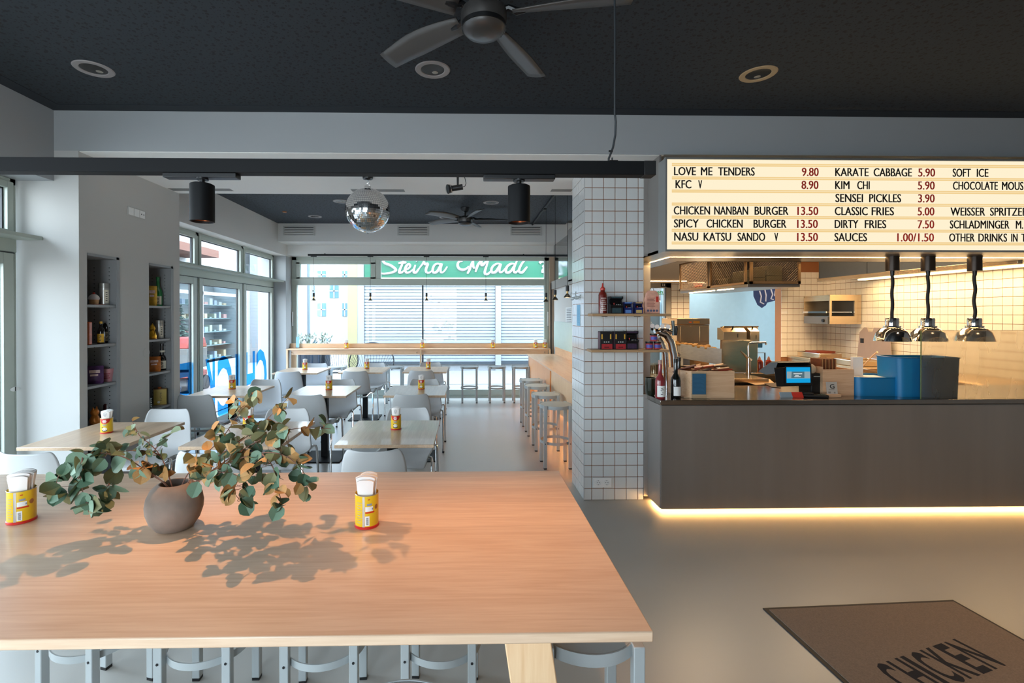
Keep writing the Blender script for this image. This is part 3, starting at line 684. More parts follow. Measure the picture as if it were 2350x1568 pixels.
t = thing('menu_card', 'blue menu card standing at the left end of the window shelf', 'card', (AY(683, 785, 9.1).x, 9.1, WZ))
ob('card', B(-.03, .03, -.002, .002, .012, .215), mat('light_blue_card', '#8fc3dd', .6), t); ob('card_foot', B(-.035, .035, -.02, .02, 0, .014), glass('acrylic_foot', (.9, .93, .95)), t)
# ================================================================ CEILING FITTINGS
def downlight(px, py, Z, r, lab, m):
    p = AZ(px, py, Z); t = thing('downlight', lab, 'ceiling lamp', (p.x, p.y, Z), 0, 'recessed downlights')
    ob('trim_ring', MB().lathe([(r*.66, -.0), (r*.69, -.005), (r*.95, -.006), (r, -.001)], 48), m, t)
    ob('reflector', MB().lathe([(r*.66, -.001), (r*.60, -.0015), (r*.45, -.002), (.0001, -.0025)], 40), mat('downlight_reflector', '#3c3a3a', .25, .8), t)
    ob('lamp_lens', MB().lathe([(.0001, -.004), (r*.16, -.004), (r*.18, -.003)], 24, (r*.12, r*.28, 0)), mat('lens', '#8a8378', .2), t)
ringm = mat('downlight_ring', '#8a8381', .45); ringw = mat('downlight_ring_tan', '#a98f6c', .45)
downlight(215, 158, ZC, .115, 'recessed downlight in the front ceiling, near the left wall', ringm)
downlight(993, 160, ZC, .115, 'recessed downlight in the front ceiling, below the large fan', ringm)
downlight(1740, 170, ZC, .115, 'recessed downlight in the front ceiling, above the menu board', ringw)
downlight(783, 462, ZC, .115, 'recessed downlight in the far ceiling, left of the mirror ball', ringm)
downlight(1127, 465, ZC, .115, 'recessed downlight in the far ceiling, right of the small fan', ringm)
downlight(723, 497, ZC, .11, 'small recessed downlight in the far ceiling corner at left', ringm)
downlight(1023, 499, ZC, .11, 'recessed downlight in the far ceiling behind the small fan', ringm)
for (px, py, l) in ((653, 486, 'tiny brass sensor in the far ceiling near the left wall'), (1032, 490, 'tiny brass sensor in the far ceiling beside the small fan')):
    p = AZ(px, py, ZC); tag(ob('ceiling_sensor', MB().lathe([(.0001, -.012), (.03, -.012), (.035, -.001)], 20), mat('brass', '#a8683a', .3, .8), loc=p), l, 'sensor')
def grille(lab, x0, x1, Y, z0, z1):
    t = thing('air_grille', lab, 'vent', ((x0+x1)/2, Y, z0), 0, 'louvred air grilles on the back bulkhead'); w_ = (x1-x0)/2; h = z1-z0
    ob('frame', MB().box(-w_, w_, -.012, 0, 0, .022).box(-w_, w_, -.012, 0, h-.022, h).box(-w_, -w_+.025, -.012, 0, .022, h-.022).box(w_-.025, w_, -.012, 0, .022, h-.022), white_g, t, bevel=.002)
    ob('backing', B(-w_+.02, w_-.02, -.003, 0, .02, h-.02), black, t)
    n = 4
    for i in range(n):
        z = .03+(h-.055)*(i+.5)/n
        ob('slat', MB().box(-w_+.025, w_-.025, -.014, -.002, -.010, .010, Matrix.Translation((0, 0, z)) @ Matrix.Rotation(.5, 4, 'X')), white_g, t)
white_g = mat('grille_grey', '#b9b8b4', .5)
for (a, b_, n_) in ((650, 723, 'at the left corner'), (912, 984, 'behind the small fan'), (1171, 1243, 'at right, near the pendant track')):
    A_ = AY(a, 519, 8.58); Bq = AY(b_, 541, 8.58); grille('white louvred air grille on the back bulkhead, ' + n_, A_.x, Bq.x, 8.58, Bq.z, A_.z)
for (a, b_, y0, n_) in ((384, 515, 428, 'at left, behind the left spotlight'), (800, 929, 430, 'behind the mirror ball'), (1258, 1330, 430, 'beside the tiled pillar')):
    A_ = AZ(a, y0+6, ZB); Bq = AZ(b_, y0-6, ZB)
    t = thing('soffit_slot', 'long slot diffuser flush in the white soffit, ' + n_, 'vent', (A_.x, A_.y, ZB), 0, 'slot diffusers in the soffit')
    ln = Bq.x-A_.x; ob('frame', MB().box(0, ln, -.085, .085, -.004, 0), white_g, t, bevel=.001); ob('slot', B(.03, ln-.03, -.05, .05, -.0055, -.004), mat('slot_grey', '#7d7b78', .6), t)
# ceiling fans
fan_m = mat('fan_gunmetal', '#4c4947', .35, .6); fan_b = mat('fan_blade', '#4a4643', .42, .25)
def make_fan():
    t = thing('ceiling_fan', 'x', 'fan')   # origin at the blade plane centre
    ob('motor_cap', MB().lathe([(.0001, -.085), (.045, -.083), (.085, -.072), (.1, -.055), (.103, -.048), (.106, -.046), (.106, -.03), (.11, -.02), (.11, .03), (.09, .05), (.06, .06), (.0001, .062)], 48), fan_m, t)
    ob('trim_ring', MB().band(.1075, .004, -.05, -.03, 48), black, t)
    ob('down_rod', MB().cyl((0, 0, .06), (0, 0, ZC-FZ), .016), black, t)
    ob('ceiling_canopy', MB().lathe([(.016, ZC-FZ-.07), (.045, ZC-FZ-.06), (.07, ZC-FZ-.02), (.072, ZC-FZ)], 32), black, t)
    for k in range(5):
        a = rad((60, 140, 204, 276, -10)[k]-FA); M = Matrix.Rotation(a, 4, 'Z')
        mb = MB(); vs = []; n = 12
        for i in range(n+1):
            s = i/n; x = .14+s*.55; wd = .045+.026*math.sin(min(1, s*1.6)*PI/2)-.012*max(0, s-.6)/.4; cz = .025+.012*math.sin(s*PI*.9); sw = .008*math.sin(s*PI)
            tw = rad(24)*(1-.45*s)
            for j in range(5):
                v = -1+j/2; vs.append(M @ Vector((x, sw+v*wd*math.cos(tw), cz+v*wd*math.sin(tw)-.006*(1-v*v))))
        fs = [(i*5+j, i*5+j+1, (i+1)*5+j+1, (i+1)*5+j) for i in range(n) for j in range(4)]
        bl = ob('blade', mb.add(vs, fs), fan_b, t); so = bl.modifiers.new('solid', 'SOLIDIFY'); so.thickness = .007
        ob('blade_bracket', MB().tube([M @ Vector(q) for q in ((.08, 0, .03), (.12, .0, .04), (.16, .005, .022), (.20, .005, .022))], [.014, .016, .018, .010], 8), black, bl)
    return t
FZ = 3.03; FA = 0
f1 = make_fan(); p = AZ(1110, 62, FZ-.04); f1.location = (p.x, p.y, FZ); f1['label'] = 'large dark five-blade ceiling fan over the communal table'; f1.rotation_euler = (0, 0, 0)
FA = 12
f2 = copy_tree(f1, (AZ(1068, 512, FZ-.04).x, AZ(1068, 512, FZ-.04).y, FZ), rad(-132), 'dark ceiling fan hanging over the cafe tables in the far bay')
TY = 1.75; TB = AY(800, 401.5, TY).z; BE = AY(1498, 385, TY).x+.8
# track beam over the communal table
def trackz(x): return 0
tb = thing('track_beam', 'thick black suspended lighting track beam over the communal table', 'lighting track', (-.8, TY, TB))
ob('beam', MB().box(-2.3, BE, -.024, .024, 0, .050), blackpaint, tb, bevel=.002)
ob('end_cap', B(BE-.04, BE+.003, -.025, .025, -.001, .051), blackm, tb, bevel=.002)
p = AY(1405, 371, TY)
ob('cable_clip', MB().box(p.x+.8-.014, p.x+.8+.018, -.012, .012, .050, .056).cyl((p.x+.8, 0, .056), (p.x+.8, 0, .068), .003, n=8), chrome, tb)
pc = [AY(x, y, TY) for x, y in ((1397, 371), (1397, 364), (1402, 352), (1407, 338), (1412, 310), (1413, 280), (1411, 262))] + [Vector((AY(1411, 262, TY).x, TY, 2.62)), Vector((AY(1411, 262, TY).x-.005, TY, ZC))]
cb_ = tag(ob('suspension_cable', MB().tube([q for q in pc], .004, 8), mat('cable_grey', '#2a2d30', .4)), 'thin black cable dropping from the ceiling to the right end of the track beam', 'cable')
tag(ob('cable_tie', MB().tube([AY(1401, 347, TY-.005)+Vector((-.006, 0, 0)), AY(1401, 347, TY-.005)+Vector((.008, 0, 0))], .0035, 6), blackm), 'small black tie on the track beam cable', 'cable tie')
def make_spot():
    t = thing('track_spotlight', 'x', 'spotlight')
    ob('adapter', B(-.11, .11, -.017, .017, -.014, .0), black, t, bevel=.002)
    ob('stem', MB().cyl((0, 0, -.03), (0, 0, -.012), .0075).cyl((0, 0, -.018), (0, 0, -.012), .018), black, t)
    ob('can', MB().lathe([(.0001, -.03), (.028, -.03), (.034, -.033), (.0345, -.036), (.0345, -.145), (.032, -.146), (.031, -.144), (.031, -.13)], 40), blackpaint, t)
    ob('reflector', MB().lathe([(.031, -.138), (.02, -.10), (.0001, -.095)], 32), mat('copper_reflector', '#7a3d1c', .3, .8), t)
    ob('lamp', MB().lathe([(.0001, -.118), (.012, -.118), (.0125, -.10)], 20), emis('halogen', '#ffb070', 6), t)
    return t
s1 = make_spot(); p = AY(464, 408, TY); s1.location = (p.x, TY, TB); s1.scale = (1.18,)*3; s1['label'] = 'black cylinder spotlight on the track, left one above the vase'; s1['group'] = 'track spotlights'
p2 = AY(1191, 408, TY); s2 = copy_tree(s1, (p2.x, TY, TB), 0, 'black cylinder spotlight on the track, right one near the tiled pillar', 'track spotlights')
spot('track_spot_light', (p.x, TY, TB-.174), (p.x+.26, 1.52, .92), 42, (1.0, .52, .24), 88, 1.0, .010)
spot('track_spot_light', (p2.x, TY, TB-.174), (p2.x+.03, 1.50, .92), 37, (1.0, .50, .22), 84, 1.0, .010)
# mirror ball
q = AY(844, 483, 4.5); R_ = .205
mbq = thing('mirror_ball', 'silver mirror ball hanging from the white soffit', 'mirror ball', (q.x, 4.5, q.z))
mm_ = mat('mirror_tile', '#e4e4e4', .05, 1.0, var=.01)
mt = MB(); rows_ = 34; rd = random.Random(5)
for i in range(rows_):
    t0 = PI*(i+.06)/rows_; t1 = PI*(i+.94)/rows_; tmid = (t0+t1)/2; n = max(4, int(2*PI*math.sin(tmid)*R_/.0185))
    for k in range(n):
        a0 = 2*PI*(k+.05)/n; a1 = 2*PI*(k+.95)/n; am = (a0+a1)/2
        c_ = Vector((math.sin(tmid)*math.cos(am), math.sin(tmid)*math.sin(am), math.cos(tmid)))
        nn = (c_ + Vector((rd.uniform(-1, 1), rd.uniform(-1, 1), rd.uniform(-1, 1)))*.022).normalized()
        vs = []
        for th, a in ((t0, a0), (t0, a1), (t1, a1), (t1, a0)):
            v = Vector((math.sin(th)*math.cos(a), math.sin(th)*math.sin(a), math.cos(th)))*R_
            v = v - nn*((v-c_*R_*.9985).dot(nn)); vs.append(v)
        mt.add(vs, [(0, 3, 2, 1)])
ob('ball_core', MB().sph((0, 0, 0), R_-.003, 40, 24), mat('ball_core', '#77797a', .4, .6), mbq)
ob('mirror_tiles', mt, mm_, mbq, smooth=False, kind='stuff')
ob('hanger', MB().cyl((0, 0, R_-.005), (0, 0, R_+.02), .03).tube([(.0, 0, R_+.02), (.02, 0, R_+.035), (0, 0, R_+.05)], .003, 6), chrome, mbq)
ob('chain', MB().tube([(.008*(1 if i % 2 else -1), 0, R_+.045+i*.008) for i in range(6)], .003, 6), chrome, mbq)
ztop = ZB-q.z
ob('motor', MB().lathe([(.0001, R_+.075), (.018, R_+.078), (.03, R_+.09), (.045, ztop-.03), (.05, ztop)], 24), black, mbq)
ob('drive_stem', MB().cyl((0, 0, -R_-.012), (0, 0, -R_+.004), .006), chrome, mbq)
# stage lamp on the soffit
q = AY(1048, 432, 4.35)
t = thing('pin_spot', 'small black pin spot lamp with a cable hanging from the white soffit', 'spotlight', (q.x, 4.35, q.z))
ob('housing', MB().cyl((-.05, 0, -.005), (.055, 0, .012), .026).cyl((-.082, -.01, -.012), (-.05, 0, -.005), .043, .036, 20), black, t)
ob('clamp_ring', MB().cyl((-.056, 0, -.006), (-.048, 0, -.004), .041), chrome, t)
ob('front_lens', MB().cyl((-.086, -.012, -.013), (-.082, -.01, -.012), .036), glass('lens_glass', (.9, .9, .9)), t)
ob('yoke', MB().tube([(.01, 0, .02), (.01, 0, ZB-q.z)], [.009, .012], 8), black, t)
ob('cord', MB().tube([(.055, 0, .012), (.075, 0, .018), (.085, 0, .045), (.078, 0, .075), (.06, 0, ZB-q.z)], .003, 6), black, t)
# pendant tracks
def pendant_proto():
    t = thing('pendant_bulb', 'x', 'pendant lamp')   # origin = rim centre of the bulb
    ob('lamp_holder', MB().cyl((0, 0, .07), (0, 0, .135), .0195, n=24), black, t)
    ob('neck', MB().lathe([(.011, .04), (.011, .07)], 16), mat('brass_neck', '#b8925c', .25, .9), t)
    ob('reflector_bulb', MB().lathe([(.011, .045), (.02, .035), (.038, .012), (.042, .0)], 32), mat('smoked_silver', '#a89a86', .2, .9), t)
    return t
pp = pendant_proto()
def pend(loc, ztop, label, group, lit, first=[True]):
    if first[0]: first[0] = False; t = pp; t.location = loc; t['label'] = label; t['group'] = group
    else: t = copy_tree(pp, loc, 0, label, group)
    ob('cord', MB().tube([(0, 0, .135), (0, 0, ztop-loc[2])], .0028, 6), blackm, t)
    ob('bulb_face', MB().lathe([(.0001, .004), (.036, .004), (.040, .002)], 28), lit, t)
unl = mat('bulb_face_unlit', '#cfd4d4', .2); litm = emis('bulb_face_lit', '#ffdca8', 14)
for k, x in enumerate((720, 850, 979, 1115)):
    q = AY(x, 690, 8.72); pend((q.x, 8.72, q.z), 2.655, 'slim pendant bulb over the window shelf, %s from the left' % ('first', 'second', 'third', 'fourth')[k], 'pendant bulbs over the window shelf', unl)
xa = AY(707, 590, 8.72).x
bt = thing('window_track', 'long black lighting track along the top of the back window', 'lighting track', (xa, 8.72, 2.66))
ob('rail', B(0, AY(1280, 590, 8.72).x-xa, -.018, .018, 0, .035), blackm, bt)
for x in (720, 850, 979, 1115): ob('adapter', B(AY(x, 590, 8.72).x-xa-.05, AY(x, 590, 8.72).x-xa+.05, -.015, .015, -.014, 0), blackm, bt)
ob('rail_hanger', MB().cyl((.3, 0, .035), (.3, 0, .045), .01).cyl((3.9, 0, .035), (3.9, 0, .045), .01).cyl((.3, 0, .04), (.3, .3, .04), .006).cyl((3.9, 0, .04), (3.9, .3, .04), .006), blackm, bt)
bp3 = [(1253, 693, 7.2), (1274, 689, 6.3), (1302, 683, 5.45)]
for k, (x, y, Y) in enumerate(bp3):
    q = AY(x, y, Y); pend((q.x, Y, q.z), ZC-.04, 'lit pendant bulb over the side bar, %s' % ('farthest one', 'middle one', 'nearest the pillar')[k], 'pendant bulbs over the side bar', litm)
    spot('pendant_light', (q.x, Y, q.z-.01), (q.x, Y, 0), 14, WARM2, 120, .7, .03)
xt = (AY(1253, 500, 7.2).x+AY(1302, 500, 5.45).x)/2
bt = thing('side_track', 'black lighting track on the far ceiling above the side bar', 'lighting track', (xt, 5.2, ZC-.04))
ob('rail', MB().cyl((0, .0, .02), (0, 3.3, .02), .017, n=8), blackm, bt)
for Y in (5.45, 6.3, 7.2): ob('adapter', B(-.022, .022, Y-5.2-.07, Y-5.2+.07, -.012, .005), blackm, bt)

# ================================================================ NAPKIN TINS
yel = mat('tin_yellow', '#e3b81c', .35, var=.03); redt = mat('tin_red', '#c8231b', .4); tinw = mat('tin_white_print', '#ececea', .5); grey_p = mat('tin_grey_print', '#8d93a5', .5); seam = mat('tin_seam', '#b9b3ae', .3, .6); darkp = mat('print_dark', '#2c2f36', .5)
nap_m = mat('napkin_paper', '#f1ece8', .85, var=.015)
def patch(mb, r, pts, dr=.0004):   # pts: list of (angle deg from -Y, z) outline, triangulated fan on a cylinder
    vs = [(math.sin(rad(a))*(r+dr), -math.cos(rad(a))*(r+dr), z) for a, z in pts]; n = len(vs)
    ca = sum(p[0] for p in pts)/n; cz = sum(p[1] for p in pts)/n
    return mb.add(vs+[(math.sin(rad(ca))*(r+dr), -math.cos(rad(ca))*(r+dr), cz)], [(i, (i+1) % n, n) for i in range(n)])
def quad(r, a0, a1, z0, z1, dr=.0004, mb=None):
    mb = mb or MB(); n = max(1, int(abs(a1-a0)/8))
    for i in range(n):
        A, B_ = a0+(a1-a0)*i/n, a0+(a1-a0)*(i+1)/n; patch(mb, r, [(A, z0), (B_, z0), (B_, z1), (A, z1)], dr)
    return mb
def make_tin(front):
    t = thing('napkin_tin', 'x', 'tin'); r = .0375; h = .108
    ob('tin_body', MB().lathe([(.0001, .001), (r, .001), (r, h), (r-.001, h), (r-.001, .004)], 40), yel, t)
    ob('base_rim', MB().lathe([(r, .0), (r+.0018, .001), (r+.0018, .007), (r, .009)], 40), redt, t)
    ob('top_rim', MB().lathe([(r, h-.002), (r+.001, h-.001), (r, h+.0006)], 40), seam, t)
    if front:
        mb = MB()
        for i in range(9):
            a0, a1 = -55+i*110/9, -55+(i+1)*110/9; f_ = lambda a: h-.004-.034*math.sqrt(max(0, 1-(a/56)**2))
            patch(mb, r, [(a0, f_(a0)), (a1, f_(a1)), (a1, h-.003), (a0, h-.003)])
        ob('red_emblem', mb, redt, t, smooth=False)
        lt = MB()
        for (a, z, w_) in ((-16, .094, 30), (-20, .085, 38), (-15, .0765, 28)): quad(r, a, a+w_, z, z+.005, .0009, lt)
        ob('emblem_lettering', lt, tinw, t, smooth=False)
        lt = MB(); quad(r, -22, 20, .060, .065, .0005, lt); quad(r, -15, 13, .0545, .058, .0005, lt)
        ob('name_lettering', lt, grey_p, t, smooth=False)
        mb = MB(); patch(mb, r, [(22*math.cos(2*PI*i/14), .033+.012*math.sin(2*PI*i/14)) for i in range(14)], .0005); ob('coconut_picture', mb, tinw, t, smooth=False)
        mb = MB(); patch(mb, r, [(28, .027), (22, .019), (0, .015), (-22, .019), (-28, .027), (-18, .024), (0, .021), (18, .024)], .0008); patch(mb, r, [(-30, .046), (-18, .049), (-14, .044), (-26, .041)], .0008); ob('bowl_picture', mb, darkp, t, smooth=False)
    else:
        ob('seam', quad(r, -10, 1, .008, h-.003), seam, t, smooth=False)
        mb = quad(r, 4, 42, .058, .073); mb = quad(r, 3, 24, .012, .043, .0004, mb); ob('white_label', mb, tinw, t, smooth=False)
        mb = MB()
        for i in range(9): quad(r, 8, 19, .016+i*.0026, .0174+i*.0026, .0008, mb)
        ob('barcode', mb, darkp, t, smooth=False)
        mb = quad(r, 4, 50, .052, .0565); quad(r, 16, 27, .094, .097, .0005, mb); ob('red_line', mb, redt, t, smooth=False)
        mb = quad(r, 12, 36, .076, .0825, .0005); quad(r, 36, 42, .062, .068, .0009, mb)
        for i in range(9): quad(r, -40, -20+3*(i % 3), .02+i*.008, .0215+i*.008, .0005, mb)
        ob('small_print', mb, grey_p, t, smooth=False)
        mb = MB(); patch(mb, r, [(62+11*math.cos(2*PI*i/10), .068+.008*math.sin(2*PI*i/10)) for i in range(10)], .0005); ob('food_picture', mb, mat('tin_brown_print', '#a0622c', .5), t, smooth=False)
    return t
def make_napkins(front, seed):
    t = thing('napkin_bundle', 'x', 'napkins'); rn = random.Random(seed)
    for k in range(7):
        mb = MB(); vs = []; n = 7; m = 9; y = -.024+k*.008+rn.uniform(-.001, .001); half = .030-.0022*abs(k-3); th = .0062; lean = (k-3)*.0028+rn.uniform(-.003, .003); top = .160+rn.uniform(-.004, .006); sk = rn.uniform(-.002, .003)
        for side in (0, 1):
            for i in range(n):
                z = .02+(top-.02)*i/(n-1); fl = 1+.16*max(0, (z-.108)/.05)
                for j in range(m):
                    u = -1+2*j/(m-1); zz = z-(.007*(abs(u)**3) if i == n-1 else 0)
                    vs.append((u*half*fl+sk*(z-.1)*8, y+lean*max(0, (z-.09)/.06)+(th if side else 0)+.004*u*u*(1 if k < 3 else -1), zz))
        N = n*m; fs = []
        for i in range(n-1):
            for j in range(m-1):
                a = i*m+j; fs += [(a, a+1, a+m+1, a+m), (N+a, N+a+m, N+a+m+1, N+a+1)]
        for j in range(m-1):
            a = (n-1)*m+j; fs.append((a, a+1, N+a+1, N+a)); fs.append((j, N+j, N+j+1, j+1))
        for i in range(n-1):
            a = i*m; fs.append((a, a+m, N+a+m, N+a)); a = i*m+m-1; fs.append((a, N+a, N+a+m, a+m))
        ob('napkin', mb.add(vs, fs), nap_m, t)
    if front:
        mb = MB()
        for (cx, cz, rr_) in ((0, .138, .0105), (-.001, .137, .005)):
            vs = []
            for i in range(16):
                a = 2*PI*i/16
                for q_ in (rr_, rr_-.0014): vs.append((cx+q_*math.cos(a), -.0305, cz+q_*1.2*math.sin(a)))
            mb.add(vs, [(i*2, i*2+1, ((i+1) % 16)*2+1, ((i+1) % 16)*2) for i in range(16)])
        mb.box(-.006, -.002, -.0307, -.0305, .120, .1225).box(.001, .005, -.0307, -.0305, .120, .1225)
        ob('printed_mark', mb, mat('napkin_ink', '#6a7078', .7), t, smooth=False)
    return t
tins = {True: make_tin(True), False: make_tin(False)}; naps = {True: make_napkins(True, 2), False: make_napkins(False, 9)}; usedt = set()
def tin(x, y, z, front, where, rz=0):
    for d, nm, lab, grp in ((tins, 't', 'yellow and red tin holding napkins, ' + where, 'napkin tins'), (naps, 'n', 'white folded napkins in the tin ' + where, 'napkin bundles')):
        if (nm, front) not in usedt: usedt.add((nm, front)); o = d[front]; o.location = (x, y, z); o.rotation_euler = (0, 0, rz); o['label'] = lab; o['group'] = grp
        else: copy_tree(d[front], (x, y, z), rz, lab, grp)
a = AZ(842, 1205, TZ); tin(a.x, a.y, TZ, False, 'on the communal table right of the vase', rad(0))
a = AZ(50, 1195, TZ); tin(a.x, a.y, TZ, False, 'on the communal table at the far left edge', rad(20))
cof = {('A', 0): (245, 993), ('A', 1): (570, 985), ('A', 2): (909, 985), ('B', 0): (533, 893), ('B', 1): (755, 894.5), ('B', 2): (967, 893), ('C', 0): (700, 848), ('C', 1): (842, 846), ('C', 2): (983, 846)}
for k, (x, y) in cof.items():
    a = AZ(x, y, .75); nm = '%s %s' % (rown[k[0]], {0: 'by the left wall', 1: 'in the middle', 2: 'beside the aisle'}[k[1]])
    tin(a.x, a.y, .75, True, 'on the cafe table, ' + nm, rad({0: 16, 1: 4, 2: 0}[k[1]]))
for x, nm in ((795, 'at its left part'), (969, 'at its middle post'), (1131, 'right of its middle'), (1229, 'second from its right end'), (1250, 'at its right end')):
    q = AY(x, 797, 9.08); tin(q.x, 9.08, WZ, True, 'on the window shelf ' + nm)

# ================================================================ VASE AND EUCALYPTUS
va = AZ(401, 1212, TZ); VX, VY = va.x, va.y+.0
vase_m = mat('rough_clay', '#7d6e63', .9, var=.42, scale=14, bump=.9)
vs_ = thing('clay_vase', 'round rough brown clay vase on the communal table', 'vase', (VX, VY, TZ))
prof = [(.0001, .002), (.045, .002), (.055, .006), (.072, .03), (.0815, .06), (.083, .08), (.079, .105), (.067, .13), (.052, .143), (.0435, .147), (.040, .146), (.040, .14), (.05, .125), (.06, .1), (.055, .05), (.0001, .02)]
vo = ob('vase_body', MB().lathe(prof, 56), vase_m, vs_)
leafcols = [mat('leaf_green', '#4f6a52', .6, var=.3, scale=30), mat('leaf_grey_green', '#6f8a72', .6, var=.2, scale=30), mat('leaf_olive', '#6c6a45', .65, var=.3, scale=30), mat('leaf_tan', '#a9804c', .7, var=.35, scale=30), mat('leaf_brown', '#7a5c3c', .7, var=.3, scale=30)]
for m_ in leafcols:   # thin leaves let a little light through
    b_ = m_.node_tree.nodes['Principled BSDF']
def leaf_mesh(shape, mt_):
    mb = MB(); vs = []; n = 7; m = 5; rn = random.Random(shape)
    asp = rn.uniform(.40, .56); cup = rn.uniform(-.9, 1.0); fold = rn.uniform(.05, .6); tip = rn.uniform(-.6, .6)
    for i in range(n):
        s = i/(n-1); wdt = asp*(math.sin(PI*min(1, s*.93+.05)))**.62*(1 if s < .97 else .25)
        if i == 0: wdt = .04
        for j in range(m):
            u = -1+2*j/(m-1); vs.append((u*wdt*(1+.06*rn.uniform(-1, 1)), s, cup*(s-.5)**2+fold*abs(u)*wdt+tip*s*s*.5))
    fs = [(i*m+j, i*m+j+1, (i+1)*m+j+1, (i+1)*m+j) for i in range(n-1) for j in range(m-1)]
    return mb.add(vs, fs).mesh('leaf', mt_)
LM = [[leaf_mesh(10+k, m_) for k in range(4)] for m_ in leafcols]
stem_m = mat('stem_brown', '#7a5546', .7)
rb = random.Random(21)
def P3(px, py, Y): return AY(px, py, Y)
def branch(label, lines, leaves, tones, size=(.030, .045)):
    size = (size[0]*1.08, size[1]*1.12)
    """lines: stem polylines [(px,py,Y),...]; leaves: [(px,py,Y,n,spread px)] clusters plus leaves along the stems"""
    root = thing('eucalyptus_branch', label, 'branch', (VX, VY, TZ+.10), 0, 'eucalyptus branches in the clay vase'); O = Vector((VX, VY, TZ+.10))
    sm = MB(); segs = []
    for ln in lines:
        pts = [P3(q_[0], q_[1], Yv+(q_[2]-Yv)*DS) - O for q_ in ln]
        fine = []
        for i in range(len(pts)-1):
            p0 = pts[max(i-1, 0)]; p1 = pts[i]; p2_ = pts[i+1]; p3 = pts[min(i+2, len(pts)-1)]
            for k in range(5):
                t_ = k/5; fine.append(.5*((2*p1)+(p2_-p0)*t_+(2*p0-5*p1+4*p2_-p3)*t_*t_+(3*p1-p0-3*p2_+p3)*t_**3))
        fine.append(pts[-1]); L_ = len(fine)
        sm.tube(fine, [.0022-.0014*i/(L_-1) for i in range(L_)], 6); segs.append(fine)
    ob('stem', sm, stem_m, root)
    def put(p, dirv, s):
        tone = rb.choice(tones); me = rb.choice(LM[tone]); o = bpy.data.objects.new('leaf', me); C.objects.link(o); o.parent = root; o.location = p
        d = dirv.normalized(); qt = d.to_track_quat('Y', 'Z'); o.rotation_mode = 'QUATERNION'
        from mathutils import Quaternion
        o.rotation_quaternion = qt @ Quaternion((0, 1, 0), rb.uniform(-1.3, 1.3)); o.scale = (s, s, s)
    for fine, cnt_ in zip(segs, [int(c_*1.35) for c_ in leaves[0]]):
        for k in range(cnt_):
            i = int((.25+.75*(k+.5)/cnt_)*(len(fine)-1)); p = fine[i]; tdir = (fine[min(i+1, len(fine)-1)]-fine[i-1]).normalized()
            side = Vector((rb.uniform(-1, 1), rb.uniform(-.8, .8), rb.uniform(-1.1, .6)))
            put(p, tdir*.5+side, rb.uniform(*size))
    for (px, py, Y, n, sp2) in leaves[1]:
        for k in range(int(n*1.4)):
            p = P3(px+rb.uniform(-sp2, sp2), py+rb.uniform(-sp2, sp2), Yv+(Y-Yv)*DS+rb.uniform(-.045, .035))-O
            # tie every clustered leaf to the nearest stem point by a fine stalk
            best = min((q_ for f_ in segs for q_ in f_), key=lambda q_: (q_-p).length)
            if (best-p).length > .004: sm2.tube([best, (best+p)/2+Vector((0, 0, -.003)), p], .0007, 4)
            put(p, (p-best)+Vector((rb.uniform(-.03, .03), rb.uniform(-.03, .03), rb.uniform(-.05, .01))), rb.uniform(*size))
    return root
sm2 = MB()
Yv = VY
def br(*a, **k):
    global sm2
    sm2 = MB(); r_ = branch(*a, **k)
    if sm2.v: ob('stalks', sm2, stem_m, r_, kind='stuff')
DS = 2.3
GR, MX, OR = [0, 0, 1, 1, 2], [0, 0, 1, 2, 2, 3], [0, 1, 2, 2, 3, 3]
DS = 1.15
br('eucalyptus branch arching low to the far left of the vase', [[(398, 1140, Yv), (380, 1112, Yv), (345, 1088, Yv-.02), (290, 1052, Yv-.05), (235, 1040, Yv-.08), (185, 1046, Yv-.10), (150, 1068, Yv-.12), (130, 1105, Yv-.13), (128, 1150, Yv-.13)],
   [(190, 1046, Yv-.10), (186, 1085, Yv-.12), (190, 1130, Yv-.13), (205, 1180, Yv-.13)], [(250, 1110, Yv-.06), (240, 1130, Yv-.06), (228, 1150, Yv-.07)]],
   ([14, 9, 4], [(190, 1062, Yv-.1, 4, 18), (255, 1040, Yv-.07, 5, 20), (240, 1115, Yv-.06, 4, 14), (140, 1120, Yv-.13, 3, 12), (205, 1160, Yv-.13, 3, 12)]), GR, (.036, .050))
br('eucalyptus branch rising left with small leaves over the front cafe table', [[(400, 1140, Yv), (388, 1095, Yv+.01), (370, 1050, Yv+.03), (345, 1020, Yv+.04), (320, 1000, Yv+.04), (302, 962, Yv+.04)], [(366, 1045, Yv+.03), (345, 1037, Yv), (300, 1035, Yv-.02), (255, 1040, Yv-.03)]],
   ([10, 8], [(305, 985, Yv+.04, 4, 12), (360, 1020, Yv+.03, 6, 18), (395, 990, Yv+.05, 2, 6)]), [0, 1, 1, 2], (.020, .034))
br('eucalyptus branch with a brown curled leaf, short one left of the vase mouth', [[(396, 1138, Yv), (375, 1108, Yv-.02), (345, 1085, Yv-.03), (328, 1070, Yv-.03)]], ([3], [(335, 1066, Yv-.03, 3, 8), (312, 1078, Yv-.03, 2, 5)]), [3, 4, 1], (.038, .046))
DS = 2.1
br('tallest eucalyptus branch reaching up over the middle cafe table', [[(408, 1138, Yv), (430, 1090, Yv+.01), (470, 1045, Yv+.02), (510, 1005, Yv+.03), (545, 955, Yv+.03), (565, 925, Yv+.02), (578, 900, Yv+.02)]],
   ([10], [(552, 935, Yv+.03, 5, 16), (575, 910, Yv+.02, 3, 8), (515, 990, Yv+.03, 6, 22), (450, 1060, Yv, 5, 16), (560, 965, Yv+.03, 4, 14)]), MX, (.032, .044))
